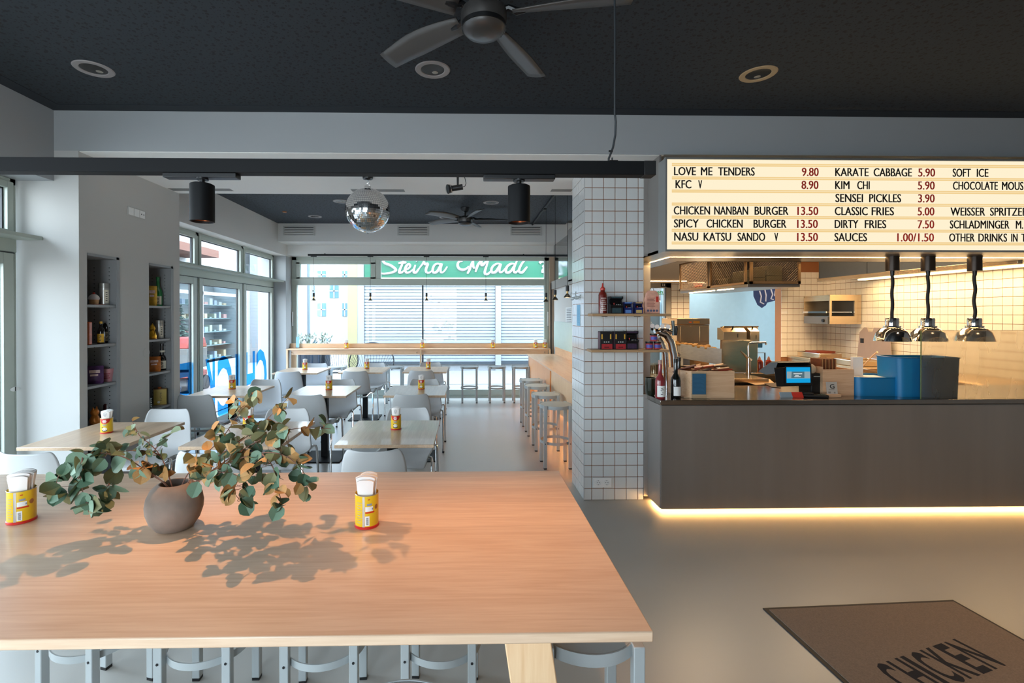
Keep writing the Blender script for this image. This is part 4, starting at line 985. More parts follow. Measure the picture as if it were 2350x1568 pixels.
br('eucalyptus branch leaning up and right towards the aisle table', [[(410, 1138, Yv), (450, 1085, Yv), (510, 1040, Yv), (570, 1000, Yv+.02), (610, 965, Yv+.03), (650, 925, Yv+.03), (662, 912, Yv+.03)]],
   ([10], [(640, 935, Yv+.03, 3, 10), (600, 970, Yv+.02, 5, 16), (545, 1020, Yv, 7, 22), (480, 1065, Yv, 5, 14)]), OR, (.026, .040))
br('long straight eucalyptus branch reaching farthest right', [[(412, 1138, Yv), (460, 1100, Yv-.01), (530, 1050, Yv-.02), (600, 1008, Yv-.03), (650, 990, Yv-.03), (700, 982, Yv-.02), (760, 985, Yv-.02)]],
   ([8], [(748, 985, Yv-.02, 3, 12), (710, 985, Yv-.02, 1, 2), (650, 990, Yv-.03, 6, 16), (600, 1020, Yv-.03, 8, 24), (650, 1025, Yv-.03, 6, 20), (560, 1040, Yv-.03, 7, 22)]), MX, (.030, .042))
br('eucalyptus branch drooping to the right with hanging leaf pairs', [[(414, 1140, Yv), (460, 1098, Yv-.02), (530, 1060, Yv-.04), (600, 1040, Yv-.05), (650, 1045, Yv-.06), (690, 1075, Yv-.06), (705, 1110, Yv-.06), (695, 1140, Yv-.06)], [(600, 1040, Yv-.05), (625, 1070, Yv-.07), (635, 1110, Yv-.08), (648, 1160, Yv-.08)]],
   ([10, 8], [(700, 1100, Yv-.06, 4, 12), (680, 1055, Yv-.06, 3, 12), (635, 1120, Yv-.08, 4, 12), (645, 1160, Yv-.08, 2, 10), (590, 1075, Yv-.06, 6, 24)]), [0, 0, 1, 2, 3], (.030, .042))
br('eucalyptus branch with a dense tuft hanging right of the vase', [[(414, 1142, Yv), (450, 1108, Yv-.03), (500, 1085, Yv-.05), (540, 1090, Yv-.07), (560, 1110, Yv-.08), (545, 1150, Yv-.08)]],
   ([9], [(545, 1130, Yv-.08, 9, 20), (500, 1080, Yv-.05, 7, 20), (455, 1090, Yv-.03, 6, 18), (520, 1060, Yv-.04, 5, 22)]), [0, 0, 1, 1, 2, 3], (.032, .044))
# ================================================================ PILLAR SHELVES AND THEIR THINGS
oak_d = wood('oak_shelf', '#9d7a58', '#c09a72', 'X', .5)
def AYs(x, y, Y): return AY(x, y, Y)
SHY0, SHY1 = 3.97, 4.115
zt = AY(1440, 720, SHY0).z; zl = AY(1440, 803, SHY0).z
for (z, xa, xb_, lab) in ((zt, 1359, 1541, 'upper slim wooden shelf on the tiled pillar'), (zl, 1357, 1536, 'lower slim wooden shelf on the tiled pillar')):
    a = AY(xa, 760, SHY0).x; b_ = AY(xb_, 760, SHY0).x
    t = thing('wall_shelf', lab, 'shelf', (a, SHY0, z), 0, 'wooden shelves on the tiled pillar'); ob('board', B(0, b_-a, 0, SHY1-SHY0, -.022, 0), oak_d, t, bevel=.002)
    for x in (.12, .40): ob('bracket', B(x, x+.02, .04, SHY1-SHY0, -.026, -.022), frame_d, t)
def on(px, z, Y=4.04): return AY(px, 721, Y).x
# hot sauce bottle
srir = mat('chilli_sauce', '#6a1f16', .25, var=.3, scale=60, coat=.5); capr = mat('red_cap', '#c2352c', .4); gcap = mat('green_cap', '#1f8a3c', .4)
def sauce(t, h, r, body, cap, label=True):
    ob('bottle_body', MB().lathe([(.0001, 0), (r, .002), (r, h*.60), (r*.9, h*.66), (r*.55, h*.73), (r*.5, h*.77), (.0001, h*.77)], 24), body, t)
    ob('cap', MB().lathe([(.0001, h*.77), (r*.55, h*.77), (r*.58, h*.83), (r*.25, h*.88), (r*.12, h), (.0001, h)], 20), cap, t)
    if label:
        mb = MB()
        for i in range(7): quad(r, -40+7*(i % 2), 38-9*(i % 3), h*(.10+i*.065), h*(.125+i*.065), .0006, mb)
        ob('white_lettering', mb, mat('sauce_print', '#d8c9c0', .6), t, smooth=False)
t = thing('sauce_bottle', 'tall red chilli sauce bottle with a red cap on the upper pillar shelf', 'bottle', (on(1383, zt), 4.04, zt)); sauce(t, AY(1383, 650, 4.04).z-zt, .036, srir, capr)
def arcade(name, lab, px, z, w_, h, d_, body, trim, Y=4.04, group='toy arcade machines on the pillar shelves', style=0):
    t = thing(name, lab, 'toy', (on(px, z), Y, z), 0, group); k = h
    side = [(-d_/2, 0), (-d_/2, k*.36), (-d_*.62, k*.44), (-d_*.62, k*.50), (-d_*.15, k*.58), (-d_*.05, k*.80), (-d_*.5, k*.88), (-d_*.5, k), (d_/2, k), (d_/2, 0)]
    Mx = Matrix(((0, 0, 1, 0), (1, 0, 0, 0), (0, 1, 0, 0), (0, 0, 0, 1)))
    for s in (-1, 1): ob('side_panel', MB().prism(side, .004, Matrix.Translation((s*w_/2-(.004 if s > 0 else 0), 0, 0)) @ Mx), body, t)
    ins = [(-d_/2+.003, 0), (-d_/2+.003, k*.36), (-d_*.58, k*.45), (-d_*.58, k*.48), (-d_*.10, k*.56), (0, k*.80), (-d_*.46, k*.89), (-d_*.46, k*.985), (d_/2, k*.985), (d_/2, 0)]
    ob('cabinet', MB().prism(ins, w_-.008, Matrix.Translation((-w_/2+.004, 0, 0)) @ Mx), body, t)
    ob('screen', MB().add([(-w_*.36, -d_*.115, k*.58), (w_*.36, -d_*.115, k*.58), (w_*.36, -.008, k*.79), (-w_*.36, -.008, k*.79)], [(0, 1, 2, 3)]), mat('toy_screen', '#050608', .15), t, smooth=False)
    ob('marquee', B(-w_*.42, w_*.42, -d_*.47, -d_*.455, k*.90, k*.975), trim, t)
    ob('joystick', MB().cyl((-w_*.2, -d_*.4, k*.50), (-w_*.2, -d_*.4, k*.58), .0022, n=8).sph((-w_*.2, -d_*.4, k*.59), .005, 10, 6), capr, t)
    for i in range(3): ob('button', MB().cyl((w_*(.02+.13*i), -d_*.42, k*.49), (w_*(.02+.13*i), -d_*.42, k*.525), .0035, n=10), trim if style else white, t)
    ob('front_art', B(-w_*.36, w_*.36, -d_/2-.0005, -d_/2+.004, k*.05, k*.32), trim if not style else body, t)
    return t
a_black = mat('toy_black', '#101114', .35); a_blue = mat('toy_blue', '#1b2a66', .35); a_red = mat('toy_red', '#a3262a', .4, var=.4, scale=60); a_teal = mat('toy_teal', '#2c4248', .4, var=.4, scale=50); a_yel = mat('toy_gold', '#d6a33a', .4)
arcade('toy_arcade_machine', 'large black toy arcade machine with a teal front on the upper pillar shelf', 1412, zt, .105, .145, .085, a_black, a_teal)
arcade('toy_arcade_machine', 'left small blue toy arcade machine on the upper pillar shelf', 1439.5, zt, .068, .097, .055, a_blue, mat('toy_lightblue', '#5f86c2', .4))
arcade('toy_arcade_machine', 'right small blue toy arcade machine on the upper pillar shelf', 1464, zt, .068, .097, .055, a_blue, mat('toy_gold_trim', '#c9a96c', .4))
def boxtoy(lab, px):
    t = thing('boxed_game', lab, 'box', (on(px, zl), 4.04, zl), 0, 'boxed games on the lower pillar shelf')
    ob('carton', B(-.052, .052, -.035, .035, 0, .152), mat('carton_black', '#17161a', .4), t, bevel=.001)
    ob('window_print', B(-.034, .034, -.0365, -.035, .062, .146), black, t)
    ob('red_print', B(-.040, .050, -.0368, -.035, .004, .046), a_red, t)
    for x in (-.042, .030): ob('gold_print', B(x, x+.010, -.0372, -.035, .088, .128), a_yel, t)
    for i in range(3): ob('white_dot', B(-.022+i*.018, -.012+i*.018, -.0374, -.035, .060, .066), white, t)
    ob('lettering', B(-.018, .022, -.0372, -.0367, .014, .024), mat('dark_red_print', '#5a1014', .5), t)
    ob('side_print', B(-.0526, -.052, -.033, .033, .004, .148), mat('carton_side', '#5b3f4a', .5, var=.5, scale=60), t)
boxtoy('left red and black boxed game on the lower pillar shelf', 1389); boxtoy('right red and black boxed game on the lower pillar shelf', 1421)
arcade('toy_arcade_machine', 'black toy arcade machine with purple front on the lower pillar shelf', 1447, zl, .105, .155, .085, a_black, mat('toy_purple', '#3b2740', .4, var=.6, scale=70))
# jars
jar_g = mat('jar_pink_content', '#b0474e', .25, var=.5, scale=70, coat=.6); jar_l = mat('jar_black_lid', '#17171a', .4); jlb = mat('jar_blue_label', '#4a4fa3', .5, var=.5, scale=80)
def jar(lab, px, z):
    t = thing('condiment_jar', lab, 'jar', (on(px, z), 4.03, z), 0, 'condiment jars on the lower pillar shelf'); r = .031
    ob('glass_body', MB().lathe([(.0001, 0), (r-.003, .001), (r, .006), (r, .045), (r-.004, .052), (.0001, .053)], 28), jar_g, t)
    ob('label', quad(r, -70, 70, .014, .040), jlb, t, smooth=False); ob('lid', MB().lathe([(r-.002, .050), (r, .053), (r, .066), (.0001, .067)], 28), jar_l, t)
jar('pink condiment jar with black lid, lower left one of the stack', 1489, zl); jar('pink condiment jar with black lid, lower right one of the stack', 1507.5, zl); jar('pink condiment jar with black lid, on top of the two others', 1499, zl+.0675)
# bag hanging above upper shelf
t = thing('gift_bag', 'clear bag with red and black print standing on the upper pillar shelf', 'bag', (on(1497, zt), 4.05, zt))
bag_m = mat('bag_print', '#e0a58e', .5, var=.35, scale=25)
ob('bag_front', MB().prism([(-.062, 0), (.062, 0), (.064, .12), (.05, .175), (.03, .195), (-.03, .195), (-.05, .175), (-.064, .12)], .028, Matrix.Rotation(PI/2, 4, 'X') @ Matrix.Translation((0, 0, -.014))), bag_m, t, bevel=.004)
ob('red_tag', B(.030, .050, -.0155, -.014, .098, .145), capr, t)
mb = MB()
for i in range(7): mb.box(-.045, .022-.008*(i % 2), -.0152, -.014, .06+i*.0115, .065+i*.0115)
ob('small_print', mb, mat('bag_small_print', '#9a5f52', .6), t)
mb = MB()
for i in range(4): mb.cyl((-.038+i*.025, -.0155, .025), (-.038+i*.025, -.014, .025), .010, n=14)
ob('round_prints', mb, mat('bag_round_print', '#5c5f7a', .5, var=.4, scale=60), t)
ob('hanger_loop', MB().tube([(-.02, 0, .19), (-.01, 0, .215), (0, 0, .225), (.01, 0, .215), (.02, 0, .19)], .002, 6), chrome, t)
# sockets, hooks, card
a = AY(1382, 1107, 4.118)
t = thing('double_socket', 'white double wall socket low on the tiled pillar', 'socket', (a.x, 4.118, a.z))
ob('plate', B(-.08, .08, -.010, 0, -.042, .042), white, t, bevel=.002)
for x in (-.037, .037):
    ob('socket_insert', MB().lathe([(.021, 0), (.021, -.002), (.019, .006), (.0001, .006)], 28, (x, -.0105, 0), M=Matrix.Rotation(-PI/2, 4, 'X')), white, t)
    for dz in (-.009, .009): ob('contact_hole', MB().cyl((x+dz, -.0145, 0), (x+dz, -.0045, 0), .0028, n=10), black, t)
    ob('earth_clip', MB().box(x-.003, x+.003, -.013, -.01, .014, .019).box(x-.003, x+.003, -.013, -.01, -.019, -.014), mat('earth_clip', '#8c8c8c', .3, .9), t)
for k, (x, y) in enumerate(((1322, 683), (1333, 681))):
    q = AX(x, y, 1.016); t = thing('coat_hook', 'white double coat hook on the side of the pillar, %s' % ('farther one', 'nearer one')[k], 'hook', (1.016, q.y, q.z), 0, 'coat hooks on the pillar')
    ob('base', MB().cyl((0, 0, 0), (-.012, 0, 0), .016), stool_m, t); ob('prong', MB().tube([(-.01, 0, 0), (-.04, 0, -.002), (-.05, 0, .02), (-.045, 0, .045)], .006, 8), stool_m, t); ob('prong', MB().tube([(-.01, 0, 0), (-.03, 0, -.02), (-.05, 0, -.02)], .006, 8), stool_m, t)
q0 = AX(1324, 700, 1.014); q1 = AX(1331, 748, 1.014)
t = thing('notice_card', 'narrow light blue notice card on the side of the tiled pillar', 'card', (1.0145, (q0.y+q1.y)/2, q1.z))
hw = abs(q0.y-q1.y)/2; ob('card', B(-.002, 0, -hw, hw, 0, q0.z-q1.z), mat('card_blue', '#8cc4e4', .6), t)
mb = MB()
for i in range(9): mb.box(-.0024, -.002, -hw*.6, hw*.5, .03+i*.018, .036+i*.018)
ob('small_print', mb, mat('card_print', '#6aa5cc', .6), t)

# ================================================================ NICHE THINGS
def nx(px, py): return AX(px, py, XP)
def npos(px, back=.12): y = AX(px, 800, XP-back).y; return (XP-back, y)
dk = mat('dark_glass', '#17100d', .12, coat=.6); gg = mat('green_glass', '#0f7a35', .12, coat=.6); lbl = mat('cream_label', '#e4ddc8', .6); kan = mat('label_ink', '#22201e', .6); ybl = mat('yellow_label', '#d8a52c', .5)
def bottle(t, r, h, m, cap, lab_m=None, neck=.28, lab=(.12, .45), capm=None, angle=-25, inkm=None):
    sh = h*(1-neck)
    ob('bottle_glass', MB().lathe([(.0001, 0), (r*.95, .001), (r, .006), (r, sh*.72), (r*.86, sh*.85), (r*.42, sh), (r*.34, h*.93), (r*.36, h*.96), (.0001, h*.96)], 28), m, t)
    ob('cap', MB().lathe([(r*.40, h*.90), (r*.40, h), (.0001, h)], 20), capm or m, t)
    if lab_m: ob('label', quad(r, angle-55, angle+55, h*lab[0], h*lab[1], .0006), lab_m, t, smooth=False)
    if inkm:
        mb = MB(); hh = h*(lab[1]-lab[0])
        for i, (a, z, da, dz) in enumerate(((-12, .75, 22, .05), (-4, .5, 5, .3), (-16, .55, 10, .05), (2, .35, 14, .05), (-14, .2, 26, .06), (6, .6, 8, .12))): quad(r, angle+a, angle+a+da, h*lab[0]+hh*z, h*lab[0]+hh*(z+dz), .0012, mb)
        ob('label_lettering', mb, inkm, t, smooth=False)
def canister(lab, px, z, h):
    x, y = npos(px, .10); t = thing('tea_canister', lab, 'canister', (x, y, z), rad(40)); r = .040
    ob('canister_body', MB().lathe([(.0001, 0), (r, .001), (r, h*.78), (.0001, h*.78)], 30), mat('brushed_can', '#b9b6b1', .3, .6), t)
    ob('lid', MB().lathe([(r+.001, h*.78), (r+.001, h), (.0001, h)], 30), mat('can_lid', '#a5a29c', .35, .6), t); ob('label', quad(r, -10, 45, .02, h*.7), lbl, t, smooth=False)
    mb = MB()
    for i in range(5): quad(r, 8+4*(i % 2), 28, .035+i*.018, .041+i*.018, .001, mb)
    ob('label_lettering', mb, kan, t, smooth=False)
s1z = SHZ1; s2z = SHZ2
canister('tall silver canister on the top shelf of the left niche', 240, s1z[0], .19)
canister('tall silver canister on the second shelf of the right niche', 366, s2z[1], .185)
x, y = npos(216, .10); t = thing('cupcake_box', 'small figure like a frosted cake with a red cherry on the top niche shelf', 'ornament', (x, y, s1z[0]))
ob('cake_base', MB().lathe([(.0001, 0), (.030, .0), (.036, .045), (.0001, .045)], 24), mat('cake_tan', '#c79a6b', .7), t); ob('frosting', MB().lathe([(.036, .045), (.042, .055), (.034, .075), (.016, .09), (.0001, .094)], 24), mat('frosting', '#d9cdc9', .6), t)
ob('cherry', MB().sph((0, 0, .098), .010), capr, t); ob('paper_plate', B(-.05, .05, -.06, .06, -.0, .006), mat('plate_red', '#8a4a3a', .6), t)
x, y = npos(246, .11); t = thing('sauce_bottle', 'tall dark soy bottle with a cream label on the left niche second shelf', 'bottle', (x, y, s1z[1])); bottle(t, .036, .275, dk, None, lbl, .30, (.06, .36), None, 35, kan)
x, y = npos(232, .07); t = thing('sauce_bottle', 'short dark bottle with a yellow label and yellow cap in the left niche', 'bottle', (x, y, s1z[1])); bottle(t, .028, .19, dk, None, ybl, .25, (.06, .45), a_yel, 25, kan)
x, y = npos(194, .07); t = thing('packet', 'sliver of a red and yellow packet at the left niche edge', 'packet', (x, y, s1z[1])); ob('pouch', B(-.05, .05, -.02, .02, 0, .19), mat('pouch_mixed', '#b5542c', .4, var=.7, scale=30), t, bevel=.008)
def packet(lab, px, z, w_, h, m, back=.08, rz=.6, tilt=.15):
    x, y = npos(px, back); t = thing('snack_packet', lab, 'packet', (x, y, z), rz)
    mb = MB(); vs = []; n = 8
    for s in (-1, 1):
        for i in range(n+1):
            for j in range(n+1):
                u, v = i/n, j/n; b_ = .022*(math.sin(PI*u)*math.sin(PI*v))**.5
                vs.append(((u-.5)*w_, s*b_ + tilt*v*h, v*h))
    N = (n+1)**2; fs = []
    for q_ in (0, N):
        for i in range(n):
            for j in range(n): a = q_+i*(n+1)+j; fs.append((a, a+1, a+n+2, a+n+1) if q_ else (a, a+n+1, a+n+2, a+1))
    ob('pouch', mb.add(vs, fs), m, t)
    f_ = MB()
    for (u0, u1, v0, v1) in ((-.3, .3, .62, .78), (-.25, .2, .45, .55)): f_.box(u0*w_, u1*w_, -.0245+tilt*v0*h, -.022+tilt*v0*h, v0*h, v1*h)
    ob('front_print', f_, mat('pouch_print', '#d9b7b0', .5, var=.5, scale=80), t)
packet('dark purple noodle packet on the third shelf of the left niche', 217, s1z[2], .12, .15, mat('pouch_purple', '#4b2a55', .35, var=.7, scale=35))
x, y = npos(247, .09); t = thing('noodle_cup', 'pale pink instant noodle cup on the third shelf of the left niche', 'cup', (x, y, s1z[2]))
ob('cup', MB().lathe([(.0001, 0), (.040, .0), (.055, .108), (.057, .108), (.057, .113), (.0001, .114)], 32), mat('cup_pink', '#c98d92', .5, var=.35, scale=25), t)
mb = MB()
for i in range(4): quad(.05, 5+3*(i % 2), 55-8*(i % 2), .03+i*.018, .038+i*.018, .0015, mb)
ob('cup_lettering', mb, mat('cup_red_print', '#a23b4a', .5), t, smooth=False)
x, y = npos(247, .11); t = thing('sauce_bottle', 'dark chilli sauce bottle with a green cap low in the left niche', 'bottle', (x, y, s1z[3])); sauce(t, .21, .036, mat('dark_chilli', '#3a1210', .25, var=.3, scale=60), gcap, False)
x, y = npos(217, .07); t = thing('lucky_figure', 'small orange and gold figure low in the left niche behind the tin', 'figurine', (x, y, s1z[3]))
gold = mat('gold_figure', '#b86a1e', .35, .4, var=.5, scale=60)
ob('body', MB().lathe([(.0001, 0), (.034, .002), (.040, .03), (.030, .06), (.022, .075), (.03, .09), (.032, .105), (.022, .125), (.0001, .132)], 20), gold, t); ob('ears', MB().cyl((0, -.018, .12), (0, -.022, .148), .010, .002, 8).cyl((0, .018, .12), (0, .022, .148), .010, .002, 8), gold, t)
x, y = npos(363, .11); t = thing('liquor_bottle', 'green glass bottle with a white label on the top shelf of the right niche', 'bottle', (x, y, s2z[0])); bottle(t, .040, .30, gg, None, lbl, .36, (.05, .34), None, 25, kan)
packet('slim yellow and blue packet on the top shelf of the right niche', 350, s2z[0], .08, .20, mat('pouch_yellow_blue', '#c79a2e', .4, var=.7, scale=22), .08, .5, .05)
x, y = npos(350, .07); t = thing('lucky_figure', 'small golden figure on the second shelf of the right niche', 'figurine', (x, y, s2z[1]))
ob('body', MB().lathe([(.0001, 0), (.034, .002), (.038, .03), (.028, .07), (.018, .085), (.026, .10), (.022, .125), (.010, .145), (.0001, .16)], 20), mat('bright_gold', '#d39a24', .25, .7, var=.4, scale=50), t); ob('base', MB().lathe([(.0001, 0), (.04, 0), (.04, .012), (.0001, .012)], 20), mat('dark_gold', '#8a5a1a', .3, .6), t)
x, y = npos(372, .10); t = thing('liquor_bottle', 'dark sake bottle with a slanted label in the right niche', 'bottle', (x, y, s2z[2])); bottle(t, .042, .275, dk, None, lbl, .42, (.06, .36), None, 30, kan); ob('neck_label', quad(.026, -30, 90, .185, .205, .001), lbl, t, smooth=False)
packet('orange snack packet on the third shelf of the right niche', 354, s2z[2], .11, .15, mat('pouch_orange', '#b5651f', .4, var=.55, scale=35), .08, .6, .25)
x, y = npos(366, .10); t = thing('oil_tin', 'yellow rectangular oil tin with dark writing in the right niche', 'tin', (x, y, s2z[3]), .5)
ob('can', B(-.05, .062, -.05, .05, .002, .16), mat('oil_tin_yellow', '#b79a3e', .35, var=.15, scale=10), t, bevel=.005); ob('rims', MB().box(-.052, .064, -.052, .052, 0, .005).box(-.052, .064, -.052, .052, .156, .163), mat('tin_edge', '#8a6a3a', .4, .5), t); ob('spout_cap', MB().cyl((0, 0, .16), (0, 0, .178), .016), mat('orange_cap', '#c4601c', .4), t)
mb = MB()
for i, (a, z, w2_, h2) in enumerate(((0, .12, .016, .003), (.006, .10, .003, .018), (-.002, .092, .018, .003), (0, .074, .003, .014), (.004, .066, .014, .003), (.008, .05, .003, .012), (0, .045, .016, .003))): mb.box(-.014+a+.02, -.014+a+w2_+.02, -.0512, -.05, z, z+h2)
ob('lettering', mb, kan, t); ob('bowl_print', MB().cyl((-.005, -.0513, .03), (-.005, -.05, .03), .012, n=16), lbl, t); 
x, y = npos(345, .06); t = thing('bead_string', 'string of clear glass beads at the edge of the right niche', 'ornament', (x, y, s2z[3]))
ob('beads', MB().sph((0, 0, .012), .012, 10, 6).sph((0, 0, .034), .012, 10, 6).sph((0, 0, .056), .011, 10, 6).sph((0, 0, .076), .010, 10, 6).sph((0, 0, .094), .009, 10, 6), mat('clear_bead', '#c9ced0', .05, .6), t)

# ================================================================ FLOOR MAT
mx0, my0 = AZ(1750, 1398, 0).x, AZ(1750, 1398, 0).y; far = AZ(2187, 1379, 0); ang = math.atan2(far.y-my0, far.x-mx0); wd = (Vector((far.x, far.y))-Vector((mx0, my0))).length
t = thing('floor_mat', 'brown floor mat with a black rubber border and the word CHICKEN', 'mat', (mx0, my0, 0), ang)
carpet = mat('brown_mat_pile', '#7d6c5e', .95, var=.35, scale=160, bump=.8); rub = mat('rubber_border', '#231b17', .6)
ob('rubber_border', B(0, wd, -1.75, 0, 0, .006), rub, t, bevel=.002); ob('pile', B(.022, wd-.022, -1.728, -.022, .006, .010), carpet, t)
tl = AZ(2003, 1532, .01); tr_ = AZ(2194, 1468.5, .01); bl_ = AZ(2297, 1521, .01)
tx = (tr_-tl); ta = math.atan2(tx.y, tx.x); th_ = .175
M0 = Matrix.Rotation(-ang, 4, 'Z') @ Matrix.Translation((-mx0, -my0, 0)) @ Matrix.Translation((tl.x, tl.y, .0104)) @ Matrix.Rotation(ta, 4, 'Z') @ Matrix.Translation((0, -th_, 0))
mb = MB(); word = 'CHICKEN'; wds = {'C': 1, 'H': 1, 'I': .35, 'K': 1, 'E': .9, 'N': 1.05}; tot = sum(wds[c_] for c_ in word)+.22*6; u = 0; Lx = tx.length
for c_ in word:
    text_mb(mb, c_, wds[c_]/tot*Lx, th_, M0 @ Matrix.Translation((u/tot*Lx, 0, 0)), .025, base=CAPB); u += wds[c_]+.22
ob('lettering', mb, mat('mat_lettering', '#15131a', .95), t, smooth=False)

# ================================================================ WINDOW LETTERING (seen reversed from inside)
t = thing('window_lettering', 'large blue film letters spelling CHICKEN reversed on the left glazing', 'lettering', (XW2-.02, 8.6, .1))
film_b = glass('blue_film', (.05, .40, .92), 1.3)
let = [('C', 612, 588), ('H', 585, 562), ('I', 547, 540), ('C', 533, 499), ('K', 493, 468), ('E', 441, 409)]
for c_, xa, xb_ in let:
    ya, yb_ = AX(xa, 760, XW2-.02).y, AX(xb_, 760, XW2-.02).y   # ya > yb_
    mb = MB(); M = Matrix.Translation((0, ya-8.6, .02)) @ Matrix(((0, 0, 1, 0), (-1, 0, 0, 0), (0, 1, 0, 0), (0, 0, 0, 1)))
    text_mb(mb, c_, ya-yb_, .83, M, .03, base=CAPB); ob('letter', mb, film_b, t, smooth=False)
yE = AX(409, 760, XW2-.02).y; mb = MB(); text_mb(mb, 'N', .33, .83, Matrix.Translation((0, yE-.12-8.6, .02)) @ Matrix(((0, 0, 1, 0), (-1, 0, 0, 0), (0, 1, 0, 0), (0, 0, 0, 1))), .03, base=CAPB); ob('letter', mb, film_b, t, smooth=False)
# ================================================================ THINGS ON THE SERVICE COUNTER AND IN THE KITCHEN
Z = KZ
def cp(px, py=None, Y=4.0): return AY(px, 800, Y).x
beige_ss = mat('warm_steel', '#cfb592', .24, .85, var=.05, scale=3, stretch=(1, 1, 40), rvar=.06)
# dark jar, bottles
t = thing('dark_vase', 'squat dark glass jar at the left end of the service counter', 'jar', (cp(1493, Y=4.06), 4.06, Z)); ob('jar_body', MB().lathe([(.0001, 0), (.03, .001), (.04, .02), (.044, .05), (.044, .15), (.040, .152), (.040, .02), (.0001, .01)], 28), mat('smoky_green_glass', '#20241a', .15, coat=.5), t)
t = thing('wine_bottle', 'rose wine bottle with a white label at the end of the service counter', 'bottle', (cp(1515, Y=3.92), 3.92, Z)); bottle(t, .040, .315, mat('rose_wine', '#8a2f33', .15, var=.4, scale=18, coat=.6), None, paper, .38, (.05, .34), mat('pale_capsule', '#b08a80', .4), 0, kan)
t = thing('wine_bottle', 'dark wine bottle with a white label beside the rose bottle', 'bottle', (cp(1551, Y=3.93), 3.93, Z)); bottle(t, .040, .325, mat('black_wine', '#0e100d', .1, coat=.8), None, paper, .38, (.07, .30), black, 8)
t = thing('wine_bottle', 'second dark bottle half hidden behind the dark wine bottle', 'bottle', (cp(1558, Y=4.06), 4.06, Z)); bottle(t, .040, .325, mat('black_wine_b', '#14150f', .1, coat=.8), None, lbl, .38, (.07, .30), black, 25)
# cutlery box
x0, x1 = cp(1562, Y=3.93), cp(1684, Y=3.93); bh = AY(1620, 853, 3.9).z-Z
t = thing('cutlery_box', 'open pale wooden box on the counter holding brown wrapped packets', 'box', (x0, 3.92, Z))
W_, D_ = x1-x0, .30
ob('side_wall', B(.085, W_, 0, .012, 0, bh), oak_x, t)
Mq = Matrix.Translation((.085, 0, 0)) @ Matrix.Rotation(rad(125), 4, 'Z')
ob('side_wall', B(0, .10, -.012, 0, 0, bh, Mq), oak_x, t); ob('side_wall', B(.018, .03, .08, D_, 0, bh), oak_y, t); ob('side_wall', B(W_-.012, W_, .012, D_, 0, bh), oak_y, t); ob('side_wall', B(.03, W_-.012, D_-.012, D_, 0, bh), oak_x, t); ob('bottom', B(.03, W_-.012, .012, D_-.012, 0.001, .01), oak_x, t)
rn = random.Random(4); pm = [mat('wrapper_brown', '#7a3d22', .35, var=.4, scale=30), mat('wrapper_red', '#9a3a24', .35, var=.4, scale=30), mat('wrapper_tan', '#b98352', .4, var=.3, scale=30), mat('wrapper_dark', '#3a2219', .4, var=.3, scale=30)]
pk = None
for k in range(26):
    x = x0+.07+(W_-.12)*rn.random(); y = 3.97+.2*rn.random(); z = Z+bh-.03+.065*rn.random()
    if k % 13 == 0: pass
    me_ = MB().box(-.075, .075, -.014, .014, -.006, .006)
    o = ob('cutlery_packet', me_, pm[k % 4], loc=(x, y, z), rot=(rn.uniform(-.5, .5), rn.uniform(-.5, .1), rn.uniform(-.7, .7)), bevel=.003)
    tag(o, 'wrapped brown packet in the heap in the pale wooden counter box', 'packet', 'wrapped packets in the counter box')
t = thing('card_holder', 'clear stand with a blue menu card in front of the wooden counter box', 'sign', (cp(1605, Y=3.885), 3.885, Z))
ob('acrylic_stand', MB().box(-.062, .062, -.002, .002, .0, .215).box(-.062, .082, -.02, .02, 0, .003), glass('acrylic', (.93, .95, .95), 1.4), t); ob('card', B(-.056, .056, .002, .004, .035, .205), mat('card_teal', '#4f8db5', .6), t)
mb = MB()
for i in range(13): mb.box(-.045, .04-.012*(i % 3), .0012, .0019, .05+i*.0105, .053+i*.0105)
ob('small_print', mb, mat('card_dark_print', '#376d92', .6), t)
# beer tower
q = AY(1534, 880, 4.32); t = thing('tap_tower', 'chrome arched drinks tap tower at the counter end', 'tap', (q.x, 4.32, Z))
def tp(px, py, Y=4.32): v = AY(px, py, Y); return (v.x-q.x, Y-4.32, v.z-Z)
ob('column', MB().tube([tp(1548, 900), tp(1549, 850), tp(1547, 815), tp(1540, 785), tp(1528, 768), tp(1512, 762)], .034, 20), chrome, t)
ob('column', MB().tube([tp(1530, 900, 4.36), tp(1529, 850, 4.36), tp(1527, 812, 4.36), tp(1519, 788, 4.36), tp(1510, 775, 4.36)], .026, 20), chrome, t)
ob('head', MB().tube([tp(1502, 762), tp(1522, 757), tp(1540, 762)], .026, 16), chrome, t)
for k, (px, py) in enumerate(((1497, 748), (1508, 750), (1520, 749), (1533, 750))): ob('tap_badge', MB().cyl(tp(px, py, 4.27), tp(px, py, 4.285), .020, n=24), mat('badge_%d' % k, ('#d8d0c8', '#e0d6cc', '#d8d0c8', '#cfc6be')[k], .3), t); ob('tap_knob', MB().cyl(tp(px, py, 4.286), tp(px, py+10, 4.30), .010), black, t)
ob('tap_handle', MB().tube([tp(1545, 770), tp(1545, 750), tp(1544, 736)], [.012, .014, .016], 12), mat('handle_grey', '#7d8788', .3, .4), t); ob('tap_handle', MB().tube([tp(1551, 770), tp(1552, 755), tp(1551, 748)], [.01, .016, .014], 12), black, t)
ob('spout', MB().tube([tp(1540, 811), tp(1555, 811), tp(1560, 816)], .011, 10), chrome, t)
